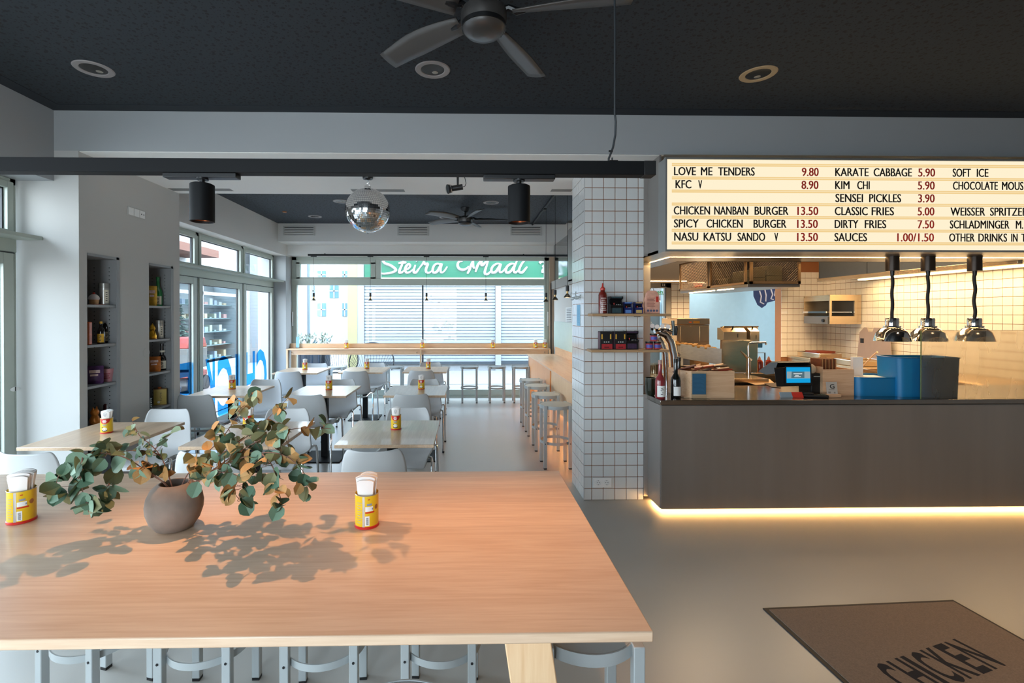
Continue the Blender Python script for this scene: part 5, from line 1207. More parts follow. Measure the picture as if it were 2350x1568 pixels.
# drinking glasses behind
gm = glass('drinking_glass', (.96, .95, .92), 1.5)
rn = random.Random(8)
for k, (px, Y) in enumerate(((1488, 4.9), (1496, 4.85), (1504, 4.95), (1512, 4.9), (1492, 5.05), (1508, 5.08))):
    v = AY(px, 800, Y); t = ob('drinking_glass', MB().lathe([(.0001, .004), (.028, .0), (.034, .002), (.036, .13), (.034, .13), (.031, .008), (.0001, .008)], 20), gm, loc=(v.x, Y, .96)); tag(t, 'clear drinking glass in the cluster on the back worktop behind the pillar edge', 'glass', 'drinking glasses behind the pillar edge')
# rear prep units
def unit(name, lab, cat, x0, x1, y0, y1, z0, z1, m=beige_ss, n=0, face='x'):
    t = thing(name, lab, cat, (x0, y0, 0)); M = Matrix.Translation((-x0, -y0, 0))
    ob('body', B(x0, x1, y0, y1, z0, z1-.04, M), m, t, bevel=.003); ob('top', B(x0-.012, x1+.012, y0-.012, y1+.002, z1-.04, z1, M), beige_ss, t, bevel=.004)
    for i in range(n):
        a = x0+(x1-x0)*i/n; b_ = x0+(x1-x0)*(i+1)/n; d = ob('door', B(a+.008, b_-.008, y0-.014, y0, z0+.05, z1-.09, M), m, t, bevel=.003); ob('handle', MB().box(a+.05, b_-.05, y0-.032, y0-.014, z1-.13, z1-.11, M), chrome, d)
    return t
unit('bar_cabinet', 'steel bar cabinet behind the counter under the drinking glasses', 'cabinet', 1.80, 3.05, 4.80, 5.25, 0.02, .955, ss_dark, 2)
unit('sink_cabinet', 'steel sink cabinet in the middle of the kitchen below the splash panel', 'cabinet', 2.45, 3.53, 5.28, 5.9, .02, .95, beige_ss, 3)
unit('cooking_line', 'long low steel cooking line along the right kitchen wall', 'cooker', 5.20, 5.935, 4.65, 7.0, .02, .90, beige_ss, 0)
unit('corner_counter', 'steel corner worktop along the kitchen back wall', 'worktop', 5.28, 5.92, 7.05, 7.77, .02, .93, beige_ss, 0)
unit('prep_fridge', 'long steel prep fridge island with a raised rim behind the till', 'fridge', 3.56, 5.0, 4.85, 5.5, .02, .93, beige_ss, 3)
# ice machine box
def bx(px0, px1, py0, py1, Y): a = AY(px0, py1, Y); b_ = AY(px1, py0, Y); return a.x, b_.x, a.z, b_.z
x0, x1, z0, z1 = bx(1553, 1628, 731, 786, 5.25)
t = thing('ice_machine', 'square warm steel ice machine with a lid standing behind the taps', 'machine', (x0, 5.25, .955)); M = Matrix.Translation((-x0, -5.25, -.955))
ob('body', B(x0, x1, 5.25, 5.65, .956, z1-.07, M), beige_ss, t, bevel=.004); ob('lid', B(x0-.005, x1, 5.24, 5.65, z1-.068, z1, M), beige_ss, t, bevel=.006); ob('panel', B(x0+.04, x1-.12, 5.244, 5.25, z0+.01, z1-.09, M), beige_ss, t, bevel=.002); ob('side_panel_insert', B(x1-.11, x1-.01, 5.244, 5.25, z0+.01, z1-.09, M), beige_ss, t, bevel=.002)
ob('display', B(x0+.18, x0+.25, 5.236, 5.241, z1-.055, z1-.03, M), emis('amber_display', '#b5702a', .5), t); ob('power_switch', B(x0+.13, x0+.16, 5.236, 5.241, z1-.05, z1-.035, M), mat('orange_switch', '#c4571e', .4), t)
t['label'] = 'square warm steel ice machine with amber display behind the drinks taps'
# tilted white crate with food
cr0, cr1 = AY(1562, 788, 5.05), AY(1656, 800, 4.75)
t = thing('ingredient_tray', 'weathered white tray unit heaped with food behind the cutlery box', 'tray', (AY(1562, 800, 5.0).x, 5.0, .955))
a = AY(1562, 790, 5.0); b_ = AY(1562, 822, 5.0); c_ = AY(1656, 801, 4.6); d_ = AY(1656, 838, 4.6); O = Vector(t.location)
V = [a-O, b_-O, d_-O, c_-O]; bk = Vector((.05, .30, 0)); V2 = [v+bk for v in V]
wm = mat('worn_white_paint', '#c9c8c2', .5, var=.2, scale=14, stretch=(3, 1, 8))
ob('front_wall', MB().add(V+[v+Vector((.006, .02, 0)) for v in V], [(0, 1, 2, 3), (7, 6, 5, 4), (0, 3, 7, 4), (1, 5, 6, 2), (0, 4, 5, 1), (3, 2, 6, 7)]), wm, t); ob('back_wall', MB().add(V2+[v+Vector((.006, .02, 0)) for v in V2], [(0, 1, 2, 3), (7, 6, 5, 4), (0, 3, 7, 4), (1, 5, 6, 2), (0, 4, 5, 1), (3, 2, 6, 7)]), wm, t)
ob('tray_floor', MB().add([V[1]+Vector((0, 0, .02)), V[2]+Vector((0, 0, .02)), V2[2]+Vector((0, 0, .02)), V2[1]+Vector((0, 0, .02))], [(0, 1, 2, 3)]), wm, t)
ob('stand', MB().box(.05, .12, .05, .25, 0, (V[1].z)), wm, t)
fm = MB(); rn = random.Random(12)
for k in range(46):
    s = rn.random(); tt_ = rn.random(); p = V[0].lerp(V[3], s)+bk*tt_+Vector((0, .02, -.012+.02*rn.random())); fm.sph(p, .016+.014*rn.random(), 8, 5, .6)
ob('food_heap', fm, mat('golden_food', '#c9964c', .6, var=.45, scale=18), t, kind='stuff')
# splash panel with dispensers
x0, x1, z0, z1 = bx(1656, 1742, 750, 848, 5.30)
t = thing('splash_panel', 'rounded warm steel splash panel standing behind the sink', 'panel', (x0, 5.32, .951)); M = Matrix.Translation((-x0, -5.32, -.951))
ob('panel', B(x0, x1, 5.32, 5.335, .952, z1, M), beige_ss, t, bevel=.006); ob('panel_edge', MB().tube([Vector((x0, 5.315, .955))-Vector((x0, 5.32, .951)), Vector((x0, 5.315, z1-.03))-Vector((x0, 5.32, .951)), Vector((x0+.03, 5.315, z1))-Vector((x0, 5.32, .951)), Vector((x1, 5.315, z1))-Vector((x0, 5.32, .951))], .008, 8), beige_ss, t)
def dispenser(lab, pxa, pxb, pya, pym, pyb):
    a, b_, zb_, zt_ = bx(pxa, pxb, pya, pyb, 5.18); zm = AY(pxa, pym, 5.18).z
    t = thing('paper_dispenser', lab, 'dispenser', (a, 5.18, zb_)); poly = [(0, 0), (.13, 0), (.13, zt_-zb_), (.06, zt_-zb_), (0, zm-zb_)]
    ob('case', MB().prism(poly, b_-a, Matrix(((0, 0, 1, 0), (1, 0, 0, 0), (0, 1, 0, 0), (0, 0, 0, 1)))), beige_ss, t, bevel=.002); ob('level_slot', B((b_-a)*.6, (b_-a)*.6+.006, -.002, .001, .03, .07), black, t); ob('lock_key', MB().cyl(((b_-a)*.5, .05, zm-zb_+.03), ((b_-a)*.5, .04, zt_-zb_+.02), .008), black, t)
dispenser('wide warm steel paper towel dispenser on the splash panel', 1660, 1714, 753, 762, 781); dispenser('narrow warm steel soap dispenser on the splash panel', 1722, 1743, 753, 761, 784)
t = thing('mixer_tap', 'tall angular chrome mixer tap at the kitchen sink', 'tap', AY(1718, 855, 5.05))
def tq(px, py): return AY(px, py, 5.05)-Vector(t.location)
ob('spout', MB().tube([tq(1718, 850), tq(1717, 795), tq(1719, 789), tq(1725, 787), tq(1757, 786), tq(1758, 791)], .011, 12), chrome, t); ob('body', MB().tube([tq(1718, 850), tq(1718, 822)], .022, 16), chrome, t); ob('lever', MB().tube([tq(1722, 828), tq(1712, 818), tq(1700, 806)], [.022, .014, .006], 12), chrome, t); ob('base', MB().cyl(tq(1718, 862), tq(1718, 846), .024), chrome, t)
for k, (px, lab) in enumerate(((1743, 'left red sauce squeeze bottle behind the tap'), (1764, 'right red sauce squeeze bottle behind the tap'))):
    v = AY(px, 838, 5.42); t = thing('squeeze_bottle', lab, 'bottle', (v.x, 5.42, .951), 0, 'red sauce bottles in the kitchen'); ob('bottle_body', MB().lathe([(.0001, 0), (.036, .001), (.038, .01), (.038, .11), (.03, .125), (.016, .14), (.0001, .14)], 20), mat('ketchup', '#8a2416', .25, coat=.4), t); ob('nozzle', MB().lathe([(.018, .138), (.015, .15), (.004, .175), (.0001, .175)], 14), mat('nozzle', '#c98a6a', .4), t)
a = AY(1740, 790, 5.6); t = thing('blue_sponge', 'small blue cloth on a black wire frame behind the tap', 'cloth', (a.x, 5.6, .951)); ob('cloth', B(-.02, .04, -.02, .02, AY(1740, 798, 5.6).z-.951, AY(1740, 788, 5.6).z-.951), mat('cloth_blue', '#3c86b5', .8), t, bevel=.004); ob('wire_frame', MB().tube([(-.05, 0, 0), (-.05, 0, .20), (.08, 0, .20), (.08, 0, 0)], .008, 8), black, t)
# till
tx_, ty_ = cp(1800, Y=4.12), 4.08
t = thing('till_terminal', 'black point of sale terminal with a blue customer screen on the counter', 'till', (tx_, ty_, Z)); M = Matrix.Translation((0, 0, 0))
def tt(px, py, Y): v = AY(px, py, Y); return Vector((v.x-tx_, Y-ty_, v.z-Z))
Y1 = 3.98; Y2 = 4.22
ob('body', MB().add([tt(1782, 888, Y1), tt(1862, 885, Y1), tt(1858, 840, Y1), tt(1776, 845, Y1), tt(1790, 886, Y2), tt(1870, 884, Y2), tt(1862, 836, Y2), tt(1778, 836, Y2)], [(0, 1, 2, 3), (5, 4, 7, 6), (3, 2, 6, 7), (1, 0, 4, 5), (1, 5, 6, 2), (4, 0, 3, 7)]), black, t, bevel=.004)
ob('operator_screen', MB().add([tt(1741, 854, 4.10), tt(1771, 833, 4.02), tt(1857, 832, 4.02), tt(1870, 850, 4.10), tt(1741, 851, 4.12), tt(1771, 829.5, 4.04), tt(1857, 829, 4.04), tt(1870, 847, 4.12)], [(0, 1, 2, 3), (7, 6, 5, 4), (0, 4, 5, 1), (1, 5, 6, 2), (2, 6, 7, 3), (3, 7, 4, 0)]), black, t)
ob('wing', MB().add([tt(1741, 853, 4.08), tt(1768, 832, 4.00), tt(1785, 832, 4.00), tt(1776, 858, 3.99), tt(1758, 860, 4.02)], [(0, 1, 2, 3, 4)]), black, t)
cs = ob('customer_screen', MB().add([tt(1801, 885, Y1-.004), tt(1863, 884, Y1-.004), tt(1862, 840, Y1-.004), tt(1801, 840, Y1-.004)]+[tt(1801, 885, Y1-.001), tt(1863, 884, Y1-.001), tt(1862, 840, Y1-.001), tt(1801, 840, Y1-.001)], [(0, 1, 2, 3), (0, 4, 5, 1), (1, 5, 6, 2), (2, 6, 7, 3), (3, 7, 4, 0)]), black, t)
ob('display', MB().add([tt(1805, 879, Y1-.005), tt(1860, 878.5, Y1-.005), tt(1859, 843, Y1-.005), tt(1804.5, 843, Y1-.005)], [(0, 1, 2, 3)]), emis('screen_blue', '#159fdc', 1.0), cs, smooth=False)
ob('display_picture', MB().add([tt(1806, 869, Y1-.006), tt(1859.5, 868.5, Y1-.006), tt(1859, 853, Y1-.006), tt(1806, 853, Y1-.006)], [(0, 1, 2, 3)]), emis('screen_grey', '#9fb4bb', .8), cs, smooth=False)
mb = MB(); mb.add([tt(1816, 868, Y1-.007), tt(1846, 868, Y1-.007), tt(1846, 853, Y1-.007), tt(1817, 853, Y1-.007)], [(0, 1, 2, 3)]); ob('display_dark_patch', mb, emis('screen_dark', '#5c7a85', .8), cs, smooth=False)
mb = MB()
for (xa, xb_, ya, yb_) in ((1821, 1841, 857, 859.2), (1825, 1833, 861, 863), (1823, 1838, 864, 865.5)): mb.add([tt(xa, yb_, Y1-.0076), tt(xb_, yb_, Y1-.0076), tt(xb_, ya, Y1-.0076), tt(xa, ya, Y1-.0076)], [(0, 1, 2, 3)])
ob('display_lettering', mb, emis('screen_white', '#dfe8ea', .9), cs, smooth=False)
for k, (pa, pb, c_, lab) in enumerate(((1793, 1820, '#7e97a6', 'pale blue payment sticker block leaning below the till screen'), (1820, 1845, '#c51f1a', 'red payment sticker block leaning below the till screen'))):
    a = AY(pa, 897, 3.93); b_ = AY(pb, 897, 3.93); o = ob('sticker_block', B(0, b_.x-a.x, 0, .01, 0, .048), mat('sticker_%d' % k, c_, .4), loc=(a.x, 3.93, Z), rot=(-.5, 0, 0), bevel=.001); tag(o, lab, 'sticker')
x0, x1, z0, z1 = bx(1862, 1900, 857, 890, 4.05); t = thing('receipt_printer', 'black receipt printer right of the till', 'printer', (x0, 4.05, Z)); ob('case', B(0, x1-x0, 0, .16, 0, z1-Z), blackm, t, bevel=.006); ob('paper_slot', B(.02, x1-x0-.02, -.001, .002, z1-Z-.03, z1-Z-.024), frame_m, t)
ob('tied_paper', MB().sph((.01, .03, z1-Z+.035), .045, 10, 7), mat('crumpled_paper', '#cdb89c', .8, bump=1.0, scale=40), t)
a = AY(1876, 900, 3.92); t = thing('card_reader', 'flat black card reader lying in front of the printer', 'card reader', (a.x, 3.96, Z), rad(-18)); ob('case', MB().box(-.095, .095, -.045, .045, 0, .022).box(-.09, -.01, -.04, .04, .02, .038), blackm, t, bevel=.008); ob('display', B(-.08, -.03, -.03, .03, .038, .0385), mat('reader_display', '#4a4a48', .2), t)
mb = MB(); 
for i, c_ in enumerate(range(3)): mb.box(.02+i*.02, .035+i*.02, -.03, -.015, .022, .024)
ob('keys', mb, mat('reader_keys', '#6b7a6a', .4), t)
# papers on the counter
for k, (pts, lab, col) in enumerate(((((1706, 875), (1766, 870), (1778, 880), (1735, 884)), 'sheet of tan paper lying left of the till', '#d9b48a'), (((1753, 880), (1785, 878), (1792, 890), (1770, 888)), 'dark folded leaflet lying beside the till', '#4a3427'))):
    P_ = [AZ(x, y, Z+.002+.002*k) for x, y in pts]; o = ob('paper_sheet', MB().add([(p_.x, p_.y, Z+.001+.002*k) for p_ in P_]+[(p_.x, p_.y, Z+.002+.002*k) for p_ in P_], [(0, 1, 2, 3), (4, 5, 6, 7), (0, 4, 5, 1), (1, 5, 6, 2), (2, 6, 7, 3), (3, 7, 4, 0)]), mat('sheet_%d' % k, col, .7)); tag(o, lab, 'paper')
# card stand with G, wooden box with menus
a = AY(1915, 900, 3.93); t = thing('card_stand', 'wooden stand holding a white card printed with a large G', 'sign', (a.x, 3.95, Z), rad(3)); ob('wood_block', B(-.056, .056, -.025, .025, 0, .025), oak_x, t, bevel=.002); ob('card', B(-.048, .048, -.001, .001, .012, .125, Matrix.Rotation(-.12, 4, 'X')), mat('grey_card', '#b9b4ac', .6), t)
mb = MB(); text_mb(mb, 'G', .042, .036, Matrix.Rotation(-.12, 4, 'X') @ Matrix.Translation((-.018, -.0018, .070)) @ Matrix.Rotation(PI/2, 4, 'X'), .02); ob('letter', mb, kan, t, smooth=False)
mb = MB()
for (u0, u1, v0, v1) in ((-.03, .02, .058, .062), (-.035, -.012, .03, .045), (.014, .028, .03, .042)): mb.box(u0, u1, -.0018, -.001, v0, v1, Matrix.Rotation(-.12, 4, 'X'))
ob('small_print', mb, mat('grey_print', '#8a857e', .7), t)
x0, x1, z0, z1 = bx(1888, 1960, 848, 895, 4.02); t = thing('menu_box', 'pale wooden box on the counter filled with upright brown menus', 'box', (x0, 4.02, Z)); W_ = x1-x0
for (m_, nm) in ((B(0, W_, 0, .012, 0, z1-Z), 'side_wall'), (B(0, W_, .208, .22, 0, z1-Z+.02), 'side_wall'), (B(0, .012, .012, .208, 0, z1-Z+.02), 'side_wall'), (B(W_-.012, W_, .012, .208, 0, z1-Z), 'side_wall'), (B(.012, W_-.012, .012, .208, .001, .01), 'bottom')): ob(nm, m_, oak_x, t)
rn = random.Random(3)
for k in range(14):
    o = ob('wooden_menu', B(0, .0055, 0, .13, 0, AY(1905, 823, 4.1).z-Z-.012+rn.uniform(-.003, .003)), (pm[0], pm[2], mat('menu_wood', '#6e4526', .5))[k % 3], loc=(x0+.016+k*.0098, 4.06, Z+.0115)); tag(o, 'thin brown menu standing upright in the row in the pale wooden box', 'menu', 'upright menus in the wooden box')
a = AY(1970, 860, 4.15); o = ob('white_card', B(0, AY(1981, 800, 4.15).x-AY(1958, 800, 4.15).x, 0, .03, 0, AY(1970, 820, 4.15).z-Z), paper, loc=(AY(1958, 800, 4.15).x, 4.15, Z), bevel=.001); tag(o, 'tall white paper block standing right of the menu box', 'paper')
# blue tray and bin
bl = mat('blue_plastic', '#1273a8', .4, var=.04); bld = mat('blue_plastic_deep', '#0f6298', .4)
x0, x1, z0, z1 = bx(1961, 2063, 866, 899, 4.02); t = thing('blue_tray', 'shallow blue plastic tray of paper bags on the counter', 'tray', (x0, 3.98, Z)); W_ = x1-x0; hh = z1-Z
rr_ = .04
def rrect(w_, d_, r, n=5):
    pts = []
    for cx_, cy_, a0 in ((w_-r, r, -90), (w_-r, d_-r, 0), (r, d_-r, 90), (r, r, 180)):
        pts += [(cx_+r*math.cos(rad(a0+90*i/n)), cy_+r*math.sin(rad(a0+90*i/n))) for i in range(n+1)]
    return pts
def tub(w_, d_, h, r, th=.006, flare=1.0):
    o_ = rrect(w_, d_, r); i_ = [(x+(w_/2-x)*2*th/w_, y+(d_/2-y)*2*th/d_) for x, y in o_]; n = len(o_); mb = MB()
    fx = lambda p, s: ((p[0]-w_/2)*s+w_/2, (p[1]-d_/2)*s+d_/2)
    b0 = 1/flare
    vs = [(*fx(p, b0), 0) for p in o_]+[(*p, h) for p in o_]+[(*p, h) for p in i_]+[(*fx(p, b0), .008) for p in i_]
    fs = []
    for L_ in range(3): fs += [(L_*n+i, L_*n+(i+1) % n, (L_+1)*n+(i+1) % n, (L_+1)*n+i) for i in range(n)]
    fs += [tuple(reversed(range(n))), tuple(range(3*n, 4*n))]; return mb.add(vs, fs)
ob('tub', tub(W_, .28, hh, .05), bl, t); ob('rim', MB().tube([(x, y, hh) for x, y in rrect(W_, .28, .05)], .005, 8, closed=True), bl, t)
o = ob('paper_bags', B(x0+.03, x0+W_-.05, 4.02, 4.22, Z+.012, Z+hh-.006), paper, bevel=.004); tag(o, 'pile of pale paper bags lying in the shallow blue tray', 'paper bags')
x0, x1, z0, z1 = bx(2061, 2207, 822, 912, 3.93); t = thing('blue_bin', 'large deep blue plastic bin on the counter partly behind the glass screen', 'bin', (x0+.01, 3.93, Z), rad(-2)); W_ = x1-x0-.02
ob('tub', tub(W_, .26, z1-Z, .045, .006, 1.04), bl, t); ob('rim', MB().tube([(x, y, z1-Z) for x, y in rrect(W_, .26, .045)], .006, 8, closed=True), bld, t)
# glass screen
x0 = AY(2115, 800, 3.86).x; zg = AY(2115, 759, 3.86).z
t = thing('glass_screen', 'frosted smeared glass screen standing on the right part of the counter', 'screen', (x0, 3.86, Z)); ob('pane', B(0, 5.5-x0, 0, .008, 0, zg-Z), mat('smeared_glass', '#f3ead8', .27, trans=.92, ior=1.04, var=.12, scale=1.5, stretch=(5, 1, 1.2), rvar=.08), t); ob('polished_edge', B(-.003, 0, 0, .008, 0, zg-Z), mat('green_glass_edge', '#6d7a4a', .2), t); ob('polished_edge', B(0, 5.5-x0, 0, .008, zg-Z, zg-Z+.003), mat('warm_glass_edge', '#c9a878', .2), t)
# heat lamps
def heat_lamp():
    t = thing('heat_lamp', 'x', 'heat lamp')   # origin: ceiling point of the holder at the soffit
    ob('ceiling_cup', MB().cyl((0, 0, -.125), (0, 0, 0), .049, n=32), mat('bronze_cup', '#3a2f27', .35, .5), t)
    ob('strain_relief', MB().cyl((0, 0, -.165), (0, 0, -.125), .013, .016), black, t)
    ob('coiled_cord', MB().tube([(0.004*math.sin(i*.55), .003*math.cos(i*.5), -.16-i*.0165) for i in range(24)], .0125, 10), blackm, t)
    ob('socket_cap', MB().lathe([(.014, -.53), (.044, -.535), (.048, -.545), (.048, -.60), (.060, -.602), (.062, -.615)], 32), chrome, t)
    ob('dome', MB().lathe([(.05, -.612), (.085, -.63), (.112, -.665), (.125, -.71), (.13, -.735), (.127, -.735), (.11, -.67), (.08, -.635), (.04, -.625)], 40), chrome, t)
    ob('bulb', MB().sph((0, 0, -.68), .045, 16, 10), emis('heat_bulb', '#ffcf8a', 6), t)
    return t
hl = heat_lamp()
for k, (px, dx) in enumerate(((2048, 0), (2130, 0), (2237, 0))):
    v = AZ(px, 594, SZ); lab = 'chrome dome heat lamp over the counter, ' + ('left one in front of the tiled kitchen', 'middle one at the edge of the glass screen', 'right one mostly behind the glass screen')[k]
    if k == 0: hl.location = (AY(px, 600, 4.1).x, 4.1, SZ); hl['label'] = lab; hl['group'] = 'heat lamps over the counter'
    else: copy_tree(hl, (AY(px, 600, 4.1).x, 4.1, SZ), .7*k, lab, 'heat lamps over the counter')
# mesh cages
cm = steel('cage_copper_steel', '#a78a6a', .35, (1, 1, 20)); HX = 2.70; HY0, HY1 = 4.55, 6.0; HZ0 = AX(1722, 651, HX).z; HZ1 = 2.24; HX1 = AY(1836, 650, HY0).x
t = thing('mesh_shelf', 'hanging steel shelf unit with expanded mesh fronts under the canopy', 'shelf', (HX, HY0, HZ0)); O = Vector((HX, HY0, HZ0)); LX, LY, LZ = HX1-HX, HY1-HY0, HZ1-HZ0
ob('bottom_board', B(0, LX, 0, LY, -.03, 0), ss, t, bevel=.003); ob('back_panel', B(LX-.01, LX, 0, LY, 0, LZ), mat('cage_back_brown', '#33261d', .6), t); ob('light_strip', MB().box(-.004, .008, .25, .55, -.038, -.03).box(-.004, .008, .62, 1.2, -.038, -.03), led_m, t)
for (a, b_) in ((0.02, .70), (.735, LY)):
    fr = ob('mesh_frame', MB().box(-.012, .006, a, a+.022, 0, LZ).box(-.012, .006, b_-.022, b_, 0, LZ).box(-.012, .006, a, b_, 0, .02).box(-.012, .006, a, b_, LZ-.02, LZ), cm, t)
    ms = MB(); s = .036; u = a-LZ
    while u < b_:
        for sg_ in (1, -1):
            y0 = max(a, u); z0 = y0-u; y1 = min(b_, u+LZ); z1 = y1-u
            if y1 > y0+.01:
                if sg_ < 0: z0, z1 = LZ-z0, LZ-z1
                ms.tube([(-.003+.001*sg_, y0, z0), (-.003+.001*sg_, y1, z1)], .0010, 4, caps=False)
        u += s
    ob('wire_mesh', ms, mat('mesh_wire', '#8a7258', .4, .8), fr, kind='stuff')
fr = ob('mesh_frame', MB().box(0.02, .045, -.012, .006, 0, LZ).box(LX-.025, LX, -.012, .006, 0, LZ).box(.02, LX, -.012, .006, 0, .025).box(.02, LX, -.012, .006, LZ-.02, LZ), cm, t)
ms = MB(); u = .02-LZ; b_ = LX
while u < b_:
    for sg_ in (1, -1):
        y0 = max(.02, u); z0 = y0-u; y1 = min(b_, u+LZ); z1 = y1-u
        if y1 > y0+.01:
            if sg_ < 0: z0, z1 = LZ-z0, LZ-z1
            ms.tube([(y0, -.003+.001*sg_, z0), (y1, -.003+.001*sg_, z1)], .0010, 4, caps=False)
    u += .024
ob('wire_mesh', ms, mat('mesh_wire_b', '#8a7258', .4, .8), fr, kind='stuff')
ob('divider', B(0, LX-.01, .70, .735, 0, LZ), ss, t)
bm = mat('cardboard_stack', '#75643f', .8, var=.15, scale=40, stretch=(1, 1, 12))
for k, (xa, xb_, za, zb_, y) in enumerate(((.05, .21, .002, .14, .06), (.215, .37, .002, .18, .05), (.06, .2, .002, .09, .45), (.22, .36, .002, .07, .45))):
    o = ob('carton_stack', MB().box(HX+xa, HX+xb_, HY0+y, HY0+y+.3, HZ0+za, HZ0+zb_*.45).box(HX+xa+.003, HX+xb_-.003, HY0+y, HY0+y+.3, HZ0+zb_*.47, HZ0+zb_), bm, bevel=.003); tag(o, ('left stack of flattened cartons', 'right taller stack of flattened cartons', 'left low carton stack deeper', 'right low carton stack deeper')[k] + ' in the front mesh cage', 'cartons', 'cartons in the mesh shelf')
for k, (y, c_, h) in enumerate(((.85, '#c9c4bd', .07), (1.05, '#b5433a', .05), (1.22, '#b9b2a6', .10))):
    o = ob('storage_tub', MB().box(HX+.05, HX+.2, HY0+y, HY0+y+.14, HZ0+.002, HZ0+h), mat('tub_%d' % k, c_, .6), bevel=.01); tag(o, ('pale', 'red', 'beige')[k]+' storage tub behind the wire mesh of the hanging shelf', 'tub')
# extraction hood along the right wall
hz0 = 2.08
t = thing('extraction_hood', 'long blue-grey steel extraction hood along the right kitchen wall', 'hood', (5.18, 4.4, hz0)); L_ = 6.95-4.4; n = 3
for i in range(n): ob('side_panel', B(0, .012, L_*i/n+.004, L_*(i+1)/n-.004, .05, .95), mat('hood_steel', '#6f7478', .35, .9), t)
ob('lower_lip', B(-.02, .03, -.01, L_+.01, 0, .05), beige_ss, t, bevel=.004); ob('end_panel', B(0, .76, L_-.012, L_, .05, .95), beige_ss, t); ob('underside', B(.03, .76, 0, L_, .04, .05), ss_dark, t)
ob('strip_light', MB().box(.5, .6, .1, L_-.1, .02, .038), emis('hood_tube', '#ffd58c', 9), t)
area('hood_lamp', (5.66, 5.7, hz0+.015), (0, 0, 0), .2, 2.3, 26, (1, .72, .38))
area('kitchen_fill', (3.7, 6.1, 3.1), (0, 0, 0), 2.4, 1.6, 190, (1, .70, .40))  # added fill light that brightens the kitchen, no fixture belongs to it
area('back_room_lamp', (4.4, 8.8, 2.85), (0, 0, 0), 1.0, .8, 45, (.85, .95, 1))
# salamander grill on the wall
q0 = AY(1843, 744, 7.0); a0 = AX(1976, 676, 5.90); 
gy0 = AX(1976, 700, 5.93).y; gz0 = AX(1976, 744, 5.93).z; gz1 = AX(1976, 677, 5.93).z
t = thing('wall_grill', 'open-fronted steel salamander grill mounted on the tiled kitchen wall', 'grill', (5.45, gy0, gz0)); h = gz1-gz0; Wg = .55; Dg = .48
ob('top_cover', B(0, Dg, 0, Wg, h-.03, h), beige_ss, t, bevel=.003); ob('side_cheek', MB().box(0, Dg, -.006, .012, 0, h*.27).box(0, Dg, -.006, .012, h*.80, h).box(Dg-.10, Dg, -.006, .012, h*.27, h*.8).box(0, .03, -.006, .012, h*.27, h*.8), beige_ss, t); ob('side_cheek', B(.0, Dg, Wg-.012, Wg, 0, h), beige_ss, t); ob('back_wall', MB().box(Dg-.01, Dg, 0, Wg, 0, h), ss_dark, t)
ob('lower_housing', B(0, Dg, .012, Wg-.012, 0, h*.27), ss, t); ob('control_panel', B(-.012, 0, .02, Wg-.02, .0, h*.25), mat('control_grey', '#5d5b58', .4), t); ob('knob', MB().cyl((-.035, .10, h*.12), (-.012, .10, h*.12), .022), black, t); ob('upper_housing', B(0, .06, .012, Wg-.012, h*.80, h-.03), beige_ss, t)
ob('grill_rack', MB().box(-.03, Dg-.05, .03, Wg-.03, h*.40, h*.42).box(-.04, -.025, .02, Wg-.02, h*.38, h*.44), chrome, t)
# board, pans, boxes along the cooking line
a = AY(2022, 810, 6.1); t = thing('cutting_board', 'grey scraper board leaning on the tiled wall behind the heat lamp', 'board', (5.86, AX(2040, 780, 5.86).y, .902))
hb_ = AX(2030, 753, 5.86).z-.902; ob('board', MB().prism([(-.05, 0), (.55, 0), (.50, hb_*.85), (.42, hb_), (.36, hb_), (.34, hb_*.88), (.27, hb_*.88), (.25, hb_), (.0, hb_)], .012, Matrix(((0, 0, 1, 0), (1, 0, 0, 0), (0, 1, 0, 0), (0, 0, 0, 1)))), mat('board_grey', '#a08d84', .5), t, bevel=.003); ob('label_plate', B(-.004, 0, .42, .48, hb_*.55, hb_*.68), black, t)
def pan(lab, px, Y, X, z, w_, d_, h, cat='pan', nm='steel_pan'):
    t = thing(nm, lab, cat, (X, Y, z)); ob('pan_body', tub(w_, d_, h, .02, .003), beige_ss, t); ob('pan_rim', MB().tube([(x, y, h) for x, y in rrect(w_, d_, .02)], .005, 6, closed=True), chrome, t); return t
t = pan('deep steel pan on the cooking line under the left heat lamp', 0, 5.55, 5.2, .905, .5, .32, .12); ob('pan_handle', MB().tube([(-.02, .05, .09), (-.06, .08, .10), (-.06, .24, .10), (-.02, .27, .09)], .006, 8), chrome, t)
pan('flat steel pan at the far end of the cooking line', 0, 6.35, 5.25, .905, .5, .4, .07)
pan('steel pan on the corner worktop by the back wall', 0, 7.15, 5.35, .935, .35, .5, .07)
o = ob('wooden_ladle', MB().tube([(5.25, 6.25, .909), (5.22, 6.05, 1.08), (5.19, 5.95, 1.13)], [.008, .008, .01], 8), oak_x); tag(o, 'wooden spatula handle sticking out of a pan on the cooking line', 'utensil')
o = ob('red_box', B(5.45, 5.75, 7.35, 7.6, .93, 1.03), mat('red_brown_box', '#7a3420', .5), bevel=.003); tag(o, 'red-brown box on the corner worktop below the wall grill', 'box')
# rails of the prep fridge
o = thing('gastro_rail', 'row of steel food containers set in the prep fridge top', 'food containers', (3.45, 4.95, .931)); 
for i in range(6): ob('container', tub(.22, .3, .06, .02, .004), beige_ss, o, loc=(.03+i*.25, .05, 0))
